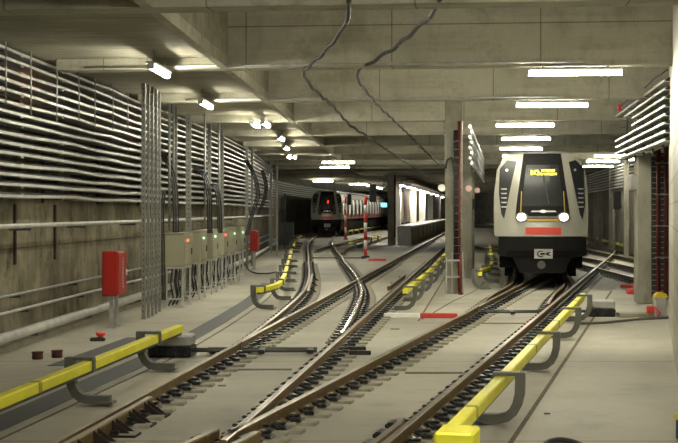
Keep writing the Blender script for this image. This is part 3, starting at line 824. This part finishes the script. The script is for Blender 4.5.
for k, Y in enumerate((28.6,30.4,32.2,34.0,36.0)):
    b = MB().bb(-.02,.02,-.02,.02,-.75,.75)
    for q in range(8): b.box((-.06,0,.60-.166*q-.055),(.22,.03,.015))
    tag(b.build('conduit_hanger','steeldk',loc=(6.2+.107*(Y-26.2)+.16,Y,4.22)), 'dark hanger of the upper right conduit bundle, %s from the camera' % ORD[k],'hanger','hangers of the upper right conduits')
for k,(Y,) in enumerate(((31.8,),(36.5,))):
    r_ = MB().box((0,0,0),(.10,.12,.16),0,0,.02).build('warning_beacon','redmark',loc=(6.2+.107*(Y-26.2),Y,4.98)); tag(r_,'small red box on top of the upper right conduits, %s' % ('nearer one' if k==0 else 'farther one'),'beacon')
# cable under the hangers
tag(MB().tube([Vector((6.25+.107*(Y-26.2),Y,5.02+.02*math.sin(Y*2))) for Y in range(27,39)],.015,6).build('cable','black'),'thin black cable above the upper right conduits','cable')
for k in range(8):
    P=[Vector((x-.28,y,4.72-.166*k)) for x,y in ((14.2,62),(14.9,71),(17.6,98),(20.8,128))]
    o = MB().sweep([(.05*math.cos(2*PI*q/6), .05*math.sin(2*PI*q/6)) for q in range(6)],P,smooth=True).build('steel_conduit','conduit')
    tag(o,'steel conduit on the far right wall beyond the lit train, %s' % ordn(k,8),'conduit','conduits on the far right wall')
# conduits on both sides of the centre pillar row
for s,(ox,nm) in enumerate(((-.42,'left'),(.36,'right'))):
    for k in range(8):
        z = 4.7-.15*k
        X0 = 3.4+ox; dxy=.118
        if s==0: pts=[(X0,39.3,z),(X0+.118*26,65.3,z)]
        else: pts=[(X0-.02+.05*(k%2),40.0,z),(X0+.118*26,66,z)]
        o = MB().tube([Vector(p) for p in pts],.045,8).build('steel_conduit','conduit' if s else 'galvm')
        tag(o,'steel conduit seen end-on on the %s of the pillar row, %s' % ('train side' if s else 'platform side', ordn(k,8)),'conduit','conduits on the pillar row')
        if s==0: pass
# bell-shaped loudspeakers on pillars
for k,(px,py,Y) in enumerate(((441.5,188,41),(468.5,188.5,47.6),(477,190.5,54.8))):
    X=(px-CX)*Y/F; Z=CZ-(py-HY)*Y/F
    r_=empty('loudspeaker',(X,Y,Z)); tag(r_,'round pale loudspeaker on the pillar row, %s' % ('facing the platform' if k==0 else 'on the second pillar' if k==1 else 'on the third pillar'),'loudspeaker')
    b=MB().cyl((0,-.12,0),(0,-.08,0),.11,14); b.build('horn','pink' if k else 'whitep',r_)
    b=MB().cyl((0,-.08,0),(0,.10,0),.06,12); b.cyl((0,0,0),(.18 if k==0 else -.08,.08,-.02),.02,6); b.build('driver','galvm',r_)
# red riser pipes and ladder-like cable frame on the first centre pillar
def pillar_kit(X,Y,zt,label):
    pass
PX, PY = 3.30, 38.45
tag(MB().cyl((PX,PY,.05),(PX,PY,4.75),.04,8).build('riser_pipe','redpipe'),'dark red riser pipe on the face of the centre pillar','pipe')
b=MB()
for dx in (-.13,-.09,-.05): b.cyl((PX+dx,PY,.9),(PX+dx,PY,4.5),.022,6)
tag(b.build('riser_cable','black'),'black riser cables beside the red pipe on the centre pillar','cable')
fr=MB().bb(PX-.38,PX+.12,PY-.14,PY-.09,.9,.95).build('pipe_bracket_frame','galvm'); tag(fr,'grey bracket frame at the foot of the centre pillar','bracket')
MB().bb(PX-.38,PX+.12,PY-.14,PY-.09,.45,.5).build('crossbar','galvm',fr)
for dx in (-.36,-.20,.10): MB().bb(PX+dx-.015,PX+dx+.015,PY-.09,PY-.06,.0,1.15 if dx!=-.36 else 1.0).build('upright','galvm',fr)
z=1.1
while z<4.4: MB().bb(PX-.17,PX+.06,PY-.05,PY-.03,z,z+.025).build('cable_cleat','steeldk',fr); z+=.22
b=MB().cyl((PX+.02,PY-.25,0),(PX+.02,PY-.25,1.05),.035,8); b.cyl((PX+.02,PY-.25,.0),(PX+.02,PY-.25,.06),.07,8)
tag(b.build('hydrant_valve_pipe','redpipe'),'short dark red pipe standing before the centre pillar','pipe')
cv=catmull([Vector((PX-.37,PY,3.45)),Vector((PX-.33,PY,3.68)),Vector((PX-.22,PY,3.74)),Vector((PX-.15,PY,3.62)),Vector((PX-.13,PY,3.3))],.08)
tag(MB().tube(cv,.035,6).build('cable','black'),'black cable bend near the top of the centre pillar','cable')
# black signal box on third pillar
tag(MB().box((5.2,55.0,2.55),(.2,.25,.42),0,0,.02).build('signal_box','black'),'black box mounted on the third centre pillar','signal box')
tag(MB().cyl((3.75,93.8,.5),(3.75,93.8,4.7),.06,8).build('riser_pipe','redpipe'),'dark riser pipe on the pillar at the platform stairs','pipe')
for s in (-1,1):
    for k in range(8):
        z=4.66-.15*k
        X=3.55+s*.5
        o=MB().cyl((X-.14,93.4,z),(X+.14,93.4,z),.035,6); o.cyl((X+.12,93.4,z),(X+.12+.1043*4.6,98,z),.035,6)
        o=o.build('steel_conduit','galvm'); tag(o,'steel conduit beside the platform stairs pillar, %s side, %s' % ('train' if s<0 else 'platform',ordn(k,8)),'conduit','conduits at the platform pillar')

# alcove red pipes, ladder
for k,X in enumerate((8.12,8.32)):
    b=MB().cyl((X,35.6,.05),(X,35.6,4.6),.055,10)
    o=b.build('riser_pipe','redpipe'); tag(o,'red vertical pipe in the alcove by the right pillar, %s' % ('nearer the pillar' if k==0 else 'nearer the block wall'),'pipe')
    for z in (1.1,1.9,2.7,3.5): MB().box((X,35.58,z),(.16,.14,.03)).build('pipe_clamp','galvm',o)
b=MB()
for X in (7.86,8.5): b.bb(X-.015,X+.015,36.2,36.24,0,4.4)
z=.2
while z<4.3: b.bb(7.86,8.5,36.2,36.24,z,z+.02); z+=.14
tag(b.build('cable_ladder','galvm'),'grey cable ladder standing behind the red alcove pipes','cable ladder')

# yellow topped posts at right
def post_device(x,y,h,label,w=.34):
    r_=empty('cable_terminal_box',(x,y,0)); tag(r_,label,'terminal box')
    MB().box((0,0,h*.42),(w*.8,.25,h*.75),0,0,.02).build('body','mach' if h>.4 else 'black',r_)
    prof=[]
    b=MB(); n=10
    pts=[(w/2*math.cos(PI*k/n), h*.78+h*.2*math.sin(PI*k/n)) for k in range(n+1)]
    vs=[(a,-.13,z) for a,z in pts]+[(a,.13,z) for a,z in pts]; m=len(pts)
    b.add(vs,[tuple(range(m)),tuple(range(2*m-1,m-1,-1))]+[(i,i+m,i+m+1,i+1) for i in range(m-1)]+[(0,m-1,2*m-1,m)]); b.build('yellow_cap','yelldark',r_)
    return r_
r_=post_device(6.86,29.9,.56,'grey terminal box with yellow cap against the block wall end',.27)
b=MB().box((6.62,29.75,.18),(.16,.12,.16),0,0,.02); b.tube([Vector((6.7,29.7,.25)),Vector((6.8,29.65,.12)),Vector((6.72,29.6,.02))],.02,6)
tag(b.build('red_connector','redmark'),'red connector lying left of the yellow capped box','connector')
post_device(3.42,13.75,.30,'yellow topped black foot at the lower right corner',.22)
x,y,_=gp(633,296)
b=MB().box((x-.06,y,.12),(.22,.15,.15),0,0,.03); b.cyl((x+.05,y,.05),(x+.05,y,.28),.05,10)
tag(b.build('red_connector','redmark'),'red connector at the foot of the right pillar','connector')
cv=catmull([Vector(gp(581,323.5,.03)),Vector(gp(605,322.5,.03)),Vector(gp(635,319.5,.03)),Vector(gp(668,317.5,.03))],.2)
tag(MB().tube(cv,.028,6).build('floor_cable','brkt'),'dark cable on the floor from the yellow cover to the block wall','cable')
cv=catmull([Vector((1.95,13.35,.03)),Vector((2.02,13.5,.05)),Vector((2.15,13.58,.06)),Vector((2.28,13.45,.05)),Vector((2.33,13.2,.03))],.05)
tag(MB().tube(cv,.03,6).build('floor_cable','black'),'black cable loop on the floor at the bottom edge','cable')

# hanging cables along the ceiling
def hang(P, lab):
    pts=[]
    for (px,py,Y) in P: pts.append(Vector(((px-CX)*Y/F,Y,CZ-(py-HY)*Y/F)))
    cv=catmull(pts,.25)
    for i,p in enumerate(cv): cv[i]=p+Vector((0,0,.02*math.sin(i*.9)))
    o=MB().tube(cv,.032,6).build('ceiling_cable','black'); tag(o,lab,'cable')
    t=MB()
    for i in range(5,len(cv),12): t.cyl(cv[i]-Vector((.02,0,0)),cv[i]+Vector((.02,0,0)),.04,6)
    t.build('cable_tie','galvm',o)
hang([(349,-2,16.6),(347,20,17.9),(336,38,19.6),(323,53,21.4),(308,67,23.7),(304,72,24.7),(308,82,26.2),(321,96,28.4),(333,106,31.5),(350,125,36),(368,137,39.6),(384,148,46.5),(401,159,54),(414,168,61),(424,174,68)],'left of two black cables snaking below the ceiling beams')
hang([(441,-2,16.6),(430,16,18.0),(413,32,19.6),(394,48,21.6),(372,62,23.8),(359,70,24.8),(358,79,26.4),(368,93,28.8),(381,108,32),(398,124,37.5),(406,132,40.5),(422,148,47),(440,165,56)],'right of two black cables snaking below the ceiling beams')
# galvanised conduit under beam 2 (horizontal)
for yi_,lab,x0_,x1_ in ((17.2+7.35,'thin grey conduit along the lower edge of the nearest visible beam',-4.5,4.2),(17.2+14.7,'thin grey conduit along the lower edge of the second visible beam',-3.5,5.0)):
    tag(MB().cyl((x0_,byx(yi_-.29,x0_),4.82),(x1_,byx(yi_-.29,x1_),4.82),.022,8).build('beam_conduit','galvm'),lab,'conduit')

# ------------------------------------------------------------------ striped posts with signals
def striped(x,y,zt,label,head):
    root=empty('striped_post',(x,y,0)); tag(root,label,'post')
    n=7; h=zt/n
    for k in range(n):
        MB().cyl((0,0,h*k),(0,0,h*(k+1)),.085,12).build('red_band' if k%2==0 else 'white_band','redmark' if k%2==0 else 'whitep',root)
    MB().cyl((0,0,0),(0,0,.08),.2,12).build('foot','black',root)
    if head:
        b=MB().box((head[0],-.1,head[1]),(.34,.2,.86),0,0,.03); b.box((head[0]-.22,0,head[1]-.28),(.3,.06,.06))
        for k in range(3): b.cyl((head[0],-.28,head[1]+.26-.26*k),(head[0],-.18,head[1]+.26-.26*k),.09,10)
        b.build('signal_head','black',root)
striped(1.30,68.6,3.0,'taller red and white striped post carrying a black signal head',(.36,3.15))
striped(.52,112,3.4,'farther red and white striped post beside the distant train',(.3,3.2))
# far right black signal on grey post & white box
r_=empty('track_signal',(14.7,74.8,0)); tag(r_,'black signal head on a grey post at the far right wall','signal')
MB().cyl((0,0,0),(0,0,3.2),.08,10).build('post','galvm',r_)
b=MB().box((.1,-.2,2.85),(.38,.25,.95),0,0,.03); b.box((.25,-.1,2.5),(.25,.08,.08)); b.build('signal_head','black',r_)
tag(MB().box((7.26,34.6,2.98),(.20,.3,.38),0,0,.03).build('junction_box','mach'),'pale junction box on the left side of the right pillar','junction box')
# left far signal & cabinets
b=MB().box((-3.35,84,2.72),(.28,.3,.8),0,0,.02); b.bb(-3.3,-3.22,84.1,84.2,0,3.3)
tag(b.build('track_signal','black'),'dark signal on a thin mast at the end of the left wall','signal')
r_=empty('relay_cabinet',(-3.65,95,0),-.05); tag(r_,'wide grey relay cabinet at the far end of the left wall','cabinet')
MB().box((0,0,.75),(1.15,.6,1.5),0,0,.02).build('body','cabgrey',r_)
for s in (-1,1): MB().box((s*.28,-.31,.75),(.52,.03,1.36),0,0,.008).build('door','cabgrey',r_)

# ------------------------------------------------------------------ station platform
def pX(Y): return 4.85+.108*(Y-94)
P=[(3.95,94.6),(pX(94.6),94.6),(pX(200),200),(pX(200)-5.5,200),(7.2,130)]
b=MB(); b.prism(P,0,1.16,0); b.prism([(x-(0 if i in (0,4,3) else -.06),y) for i,(x,y) in enumerate(P)],1.16,1.28,1)
root=b.build('platform',['platside','plat']); struct(root); root.name='floor_platform'
# steps up to the platform end
r_=empty('platform_stairs',(4.4,93.9,0)); tag(r_,'grey steps up to the platform end beside the pillar','stairs')
for k in range(7):
    MB().bb(-.42,.42,-.9+.2*k,.7,.18*k,.18*(k+1)-.02).build('step','stair',r_)
for k,Y in enumerate((103,110,117,124,131,138)):
    b=MB().box((0,0,.55),(.08,.5,1.1),0); tag(b.build('platform_pier','kerb',loc=(pX(Y)+.03,Y,0),rz=-TH),'pier under the platform edge, %s from the stairs' % ORD[k],'pier','piers of the platform edge')
for k,Y in enumerate((104,120,136,154,177)):
    X=pX(Y)-1.3
    struct(MB().box((0,0,3.1),(.6,.9,6.2),0,0,.03).build('column_%d'%(k+6),'stcol',loc=(X if k else X-.35,Y,0),rz=-TH))
struct(MB().prism([(3.9,108),(4.0,108),(15.5,200),(15.2,200)],1.28,6.2).build('wall_station','stbrown'))
for k,Y in enumerate((97,104,111,118,126,135,146,160,178)):
    r_=empty('platform_lamp',(pX(Y)-.75,Y,4.05),-TH); tag(r_,'bright lamp over the platform edge, %s from the stairs' % ORD[k],'lamp','lamps over the platform')
    MB().box((0,0,.05),(.3,1.6,.06)).build('housing','galvm',r_)
    MB().box((0,0,0),(.26,1.5,.05)).build('diffuser','lampst',r_)
struct(MB().prism([(3.6,99),(pX(99)-.1,99),(pX(205)-.1,205),(9.5,205),(4.0,130)],4.25,4.45).build('ceiling_platform','stbrown'))
b=MB().box((0,0,0),(.45,.08,.34),0,0,.02)
r_=b.build('platform_sign','black',loc=(3.0,93.5,2.68)); tag(r_,'small glowing blue screen left of the platform pillar','sign')
MB().box((0,-.045,0),(.4,.01,.29)).build('screen','cyan',r_)
MB().cyl((0,0,.17),(0,0,2.3),.02,6).build('suspension','galvm',r_)
r_=empty('platform_end_gate',(4.75,94.75,1.28)); tag(r_,'white railing gate on the platform end','gate')
for s in (-.3,0.05): MB().bb(s-.025,s+.025,-.02,.02,0,1.15).build('post','whitep',r_)
for z in (.25,.6,.95,1.12): MB().bb(-.3,.05,-.015,.015,z,z+.03).build('crossbar','whitep',r_)

# ------------------------------------------------------------------ trains
def yf(u,z):
    """how far the nose surface lies behind the foremost point"""
    return .20*abs(u/1.35)**2.6 + (.16*max(0,(z-1.5)) + .045*max(0,z-1.9)**2)
def patch(poly, off, th, n=8):
    """polygon of (u,z) laid on the nose surface, raised by off and th thick"""
    bm=bmesh.new()
    vs=[bm.verts.new((u,0,z)) for u,z in poly]; f=bm.faces.new(vs)
    us=[p[0] for p in poly]; zz=[p[1] for p in poly]
    for k in range(1,n):
        u=min(us)+(max(us)-min(us))*k/n
        bmesh.ops.bisect_plane(bm,geom=bm.verts[:]+bm.edges[:]+bm.faces[:],plane_co=(u,0,0),plane_no=(1,0,0))
        z=min(zz)+(max(zz)-min(zz))*k/n
        bmesh.ops.bisect_plane(bm,geom=bm.verts[:]+bm.edges[:]+bm.faces[:],plane_co=(0,0,z),plane_no=(0,0,1))
    bmesh.ops.recalc_face_normals(bm,faces=bm.faces)
    V_=[(v.co.x,yf(v.co.x,v.co.z)-off,v.co.z) for v in bm.verts]; bm.verts.index_update()
    F_=[[v.index for v in fc.verts] for fc in bm.faces]
    E={}
    for fc in F_:
        for i in range(len(fc)): E.setdefault(tuple(sorted((fc[i],fc[(i+1)%len(fc)]))),[]).append((fc[i],fc[(i+1)%len(fc)]))
    n0=len(V_)
    V2=V_+[(x,y+th,z) for x,y,z in V_]
    F2=F_+[[i+n0 for i in fc[::-1]] for fc in F_]
    for e,l in E.items():
        if len(l)==1: a,b_=l[0]; F2.append([b_,a,a+n0,b_+n0])
    bm.free()
    m=MB(); m.add(V2,F2); return m
def px2(px,py): return ((px-540)/34.9, CZ-(py-HY)/34.9)
OUT=[(-1.33,1.55),(-1.35,2.2),(-1.33,2.9),(-1.27,3.46),(-1.10,3.82),(-.85,3.94),(-.45,3.97),(.45,3.97),(.85,3.94),(1.10,3.82),(1.27,3.46),(1.33,2.9),(1.35,2.2),(1.33,1.55)]
def train(loc, rz, label, L, lights, side_detail, bend=None):
    root=empty('metro_train',loc,rz); tag(root,label,'train')
    # nose shell
    patch(OUT,0,.12,12).build('front_shell','white',root)
    # body tube
    n=len(OUT); b=MB(); ys=[None,.9]+[.9+(L-.9)*q/14 for q in range(1,15)]
    vs=[]
    for j,Y in enumerate(ys):
        for (u,z) in OUT: vs.append((u, yf(u,z)+.05 if Y is None else Y, z))
    fs=[]
    for j in range(len(ys)-1):
        for i in range(n-1): fs.append((j*n+i,j*n+i+1,(j+1)*n+i+1,(j+1)*n+i))
        fs.append((j*n+n-1,j*n,(j+1)*n,(j+1)*n+n-1))
    fs.append(tuple((len(ys)-1)*n+i for i in range(n)))
    b.add(vs,fs); b.build('car_body',side_detail[0],root)
    # black mask and windscreen
    mask=[(-.66,1.98),(-.74,2.10),(-.70,2.5),(-.50,3.955),(.58,3.955),(.78,2.5),(.83,2.1),(.74,1.98)]
    mk=patch(mask,.012,.05,8).build('front_mask','bumper',root)
    ws=patch([(-.56,2.42),(-.42,3.62),(.50,3.62),(.64,2.42)],.022,.02,6).build('windscreen','blackgl',mk)
    MB().sweep([(-.008,-.012),(.008,-.012),(.008,.012),(-.008,.012)],[Vector((-.2,yf(0,3.35)-.05,3.32)),Vector((.05,yf(0,2.9)-.06,3.42)),Vector((.22,yf(.3,2.5)-.06,2.5))]).build('wiper','steeldk',mk)
    # side windows with louvres
    for s in (-1,1):
        sw=[(-1.19,3.50),(-.98,3.76),(-.70,3.72),(-.82,3.2),(-1.06,2.05),(-1.14,2.2),(-1.21,2.8)] if s<0 else [(.80,3.70),(1.0,3.76),(1.23,3.52),(1.26,2.46),(1.18,2.02),(1.10,2.2)]
        w=patch(sw,.014,.03,6).build('corner_window','glassdk',root)
        for k in range(5):
            z=2.38+.13*k
            um=-1.07 if s<0 else 1.13
            patch([(um-.05,z),(um-.09,z+.035),(um+.09,z+.035),(um+.08,z)],.024,.02,2).build('louvre','galvm',w)
        patch([(s*.98+.04*math.cos(2*PI*q/8),3.47+.04*math.sin(2*PI*q/8)) for q in range(8)],.024,.015,2).build('marker_light','galv',w)
    # yellow accents
    for s in (-1,1):
        patch([(s*.60+.06*(s>0),2.2),(s*.57+.06*(s>0),2.85),(s*.57+.06*(s>0)+.025,2.85),(s*.60+.06*(s>0)+.03,2.2)],.026,.02,5).build('yellow_line','amberline',mk)
    patch([(-.40,1.985),(-.40,2.055),(.54,2.055),(.54,1.985)],.03,.03,5).build('yellow_strip','amberline',mk)
    patch([(-.40,2.07),(-.36,2.13),(.50,2.13),(.54,2.07)],.03,.03,4).build('grille_bar','steeldk',mk)
    patch([(-.30,2.25),(-.26,2.29),(.40,2.29),(.44,2.25)],.045,.03,4).build('chrome_bar','galv',mk)
    e=MB()
    for k in range(16): pass
    c=(.06,2.33); e=patch([(c[0]+.10*math.cos(2*PI*k/14),c[1]-.06+.045*math.sin(2*PI*k/14)) for k in range(14)],.06,.03,2).build('emblem','conduit',mk)
    patch([(-.45,1.60),(-.45,1.81),(.565,1.81),(.565,1.60)],.014,.03,5).build('red_panel','redtrain',root)
    for s,u in ((-1,-.56),(1,.645)):
        h=patch([(u+.19*math.cos(2*PI*k/18),2.1+.15*math.sin(2*PI*k/18)) for k in range(18)],.035,.05,2).build('headlight_housing','steeldk',root)
        patch([(u+.115*math.cos(2*PI*k/16),2.105+.10*math.sin(2*PI*k/16)) for k in range(16)],.055,.03,2).build('headlight_lens','head' if lights else 'blackgl',h)
    if lights:
        db=patch([(-.36,3.28),(-.36,3.52),(.47,3.52),(.47,3.28)],.03,.02,4).build('destination_display','black',mk)
        for (txt,x,z,sz) in (('M2',-.30,3.325,.20),('PRZEJAZD',.02,3.42,.082),('TECHNICZNY',-.06,3.32,.082)):
            cu=bpy.data.curves.new('display_text','FONT'); cu.body=txt; cu.size=sz; cu.extrude=.002; cu.offset=.003; cu.materials.append(M['amber'])
            t=bpy.data.objects.new('display_text',cu); C.objects.link(t); t.parent=db
            t.location=(x,yf(.4,3.4)-.075,z); t.matrix_local=Matrix.Translation((x,yf(.4,3.4)-.075,z)) @ Matrix.Rotation(PI/2,4,'X'); to_mesh(t)
    else:
        patch([(.04,2.95),(.06,3.2),(.20,3.2),(.18,2.95)],.03,.02,2).build('tail_light','redin',mk)
    # bumper
    bp=[(-1.24,1.02),(-1.22,1.52),(1.28,1.52),(1.29,1.02),(.85,.92),(.62,.50),(-.60,.50),(-.80,.92)]
    bpo=patch(bp,.06,.5,8).build('bumper','bumper',root)
    patch([(-1.0,.95),(-.98,1.15),(1.02,1.15),(1.04,.95)],.10,.1,4).build('bumper_step','undercar',bpo)
    pl=patch([(-.20,.92),(-.20,1.19),(.32,1.19),(.32,.92)],.12,.05,2).build('coupler_emblem','galvm',root)
    arc=[Vector((-.02+.09*math.cos(a),-.135,1.055+.085*math.sin(a))) for a in [PI*.25+PI*1.5*k/10 for k in range(11)]]
    m=MB().tube(arc,.014,6); m.bb(-.03,.10,-.15,-.13,1.03,1.08); 
    m.add([(.10,-.140,1.055),(.20,-.140,1.11),(.28,-.140,1.10),(.19,-.140,1.055),(.28,-.140,1.01),(.2,-.140,1.0)],[(0,1,2,3),(0,3,4,5)])
    m.build('emblem_mark','bumper',pl)
    # underframe and bogies
    uf=MB()
    for q in range(14): uf.bb(-1.2,1.2,.75+(L-.75)*q/14,.75+(L-.75)*(q+1)/14-.02,.62,1.55)
    uf.build('underframe','undercar',root)
    y=2.6; 
    while y<L-3:
        bg=MB().bb(-1.05,-.85,y-1.2,y+1.2,.35,.75); bg.bb(.85,1.05,y-1.2,y+1.2,.35,.75); bg.bb(-.9,.9,y-.15,y+.15,.4,.75)
        bo=bg.build('bogie','undercar',root)
        for wy in (-.95,.95):
            for s in (-1,1):
                MB().cyl((s*.68,y+wy,.60),(s*.80,y+wy,.60),.42,20).build('wheel','steeldk',bo)
        y+=12.5
    MB().cyl((0,-.10,.74),(0,.6,.74),.12,12).build('coupler','steeldk',root)
    # roof fairing
    rf=MB(); q=1.6
    while q < L-3: rf.bb(-.8,.8,q,q+2.2,3.95,4.05); q+=2.4
    rf.build('roof_equipment','cabgrey',root)
    # flanks: doors, windows, red skirt strip
    for s in (-1,1):
        x=s*1.352
        def flank(name,y0,y1,z0,z1,mat,t=.02,par=root,lean=True):
            b=MB(); vs=[]
            def xo(z): 
                pts=[(1.33,1.55),(1.35,2.2),(1.33,2.9),(1.24,3.42),(1.08,3.76)]
                for (a,c_) in zip(pts,pts[1:]):
                    if z<=c_[1]: return a[0]+(c_[0]-a[0])*(z-a[1])/(c_[1]-a[1])
                return 1.08
            zz=[z0]+[q for q in (2.2,2.9,3.42) if z0<q<z1]+[z1]
            for q in zz:
                for Y in (y0,y1):
                    vs += [(s*(xo(q)-.01),Y,q),(s*(xo(q)+t),Y,q)]
            fs=[]
            for i in range(len(zz)-1):
                o=i*4; fs += [(o+1,o+3,o+7,o+5),(o,o+4,o+6,o+2),(o,o+1,o+5,o+4),(o+2,o+6,o+7,o+3)]
            o=(len(zz)-1)*4; fs += [(0,2,3,1),(o,o+1,o+3,o+2)]
            b.add(vs,fs); return b.build(name,mat,par)
        [flank('red_stripe',1.2+(L-1.5)*q/10,1.2+(L-1.5)*(q+1)/10,1.58,1.78,'redflank',.012) for q in range(10)]
        y=1.9; k=0
        while y<L-3 and k<24:
            d=flank('door',y,y+1.3,1.60,3.45,'white' if lights else 'whitep',.03)
            if lights: flank('door_window',y+.12,y+.6,2.3,3.2,'glassdk',.036,d); flank('door_window',y+.7,y+1.18,2.3,3.2,'glassdk',.036,d)
            flank('red_door_panel',y+.05,y+1.25,1.60,1.98,'redflank',.038,d)
            flank('side_window',y+1.4,y+3.35,2.25 if lights else 1.85,3.42,'glassdk',.018)
            y+=3.45; k+=1
    if bend:
        def walk(o):
            for c in C.objects:
                if c.parent is o:
                    if c.type=='MESH':
                        for v in c.data.vertices:
                            if v.co.y>.6: v.co.x += bend*v.co.y*(1-math.exp(-v.co.y/8))
                    walk(c)
        walk(root)
    return root
train((5.80,40.15,0),-.120,'white metro train with bright headlights and amber destination display',38,True,('cabgrey',))
train((-1.07,120.0,0),-.012,'distant dark fronted metro train with red tail light and long flank',62,False,('white',),bend=.093)

# ------------------------------------------------------------------ far-left conduits behind the distant train
for k in range(7):
    P=[Vector((x+.25,y,4.68-.2*k)) for x,y in WF]
    P=[p for p in P if p.y<205]
    o=MB().sweep([(.06*math.cos(2*PI*q/6), .06*math.sin(2*PI*q/6)) for q in range(6)],P,smooth=True).build('steel_conduit','conduit')
    tag(o,'steel conduit on the curved wall behind the distant train, %s' % ordn(k,7),'conduit','conduits behind the distant train')

# ------------------------------------------------------------------ world, camera, view
w=bpy.data.worlds.new('World'); bpy.context.scene.world=w; w.use_nodes=True
w.node_tree.nodes['Background'].inputs[0].default_value=(.9,.9,.8,1); w.node_tree.nodes['Background'].inputs[1].default_value=.02
cam=bpy.data.cameras.new('camera'); co=bpy.data.objects.new('camera',cam); C.objects.link(co)
co.location=(0,0,CZ); co.rotation_euler=(PI/2,0,0)
cam.sensor_width=36; cam.lens=F*36/678; cam.shift_y=-(221.5-HY)/678; cam.clip_end=600
sc=bpy.context.scene; sc.camera=co
sc.view_settings.view_transform='Standard'; sc.view_settings.look='None'; sc.view_settings.exposure=2.25; sc.view_settings.gamma=1
try:
    sc.cycles.use_denoising=True
except Exception: pass
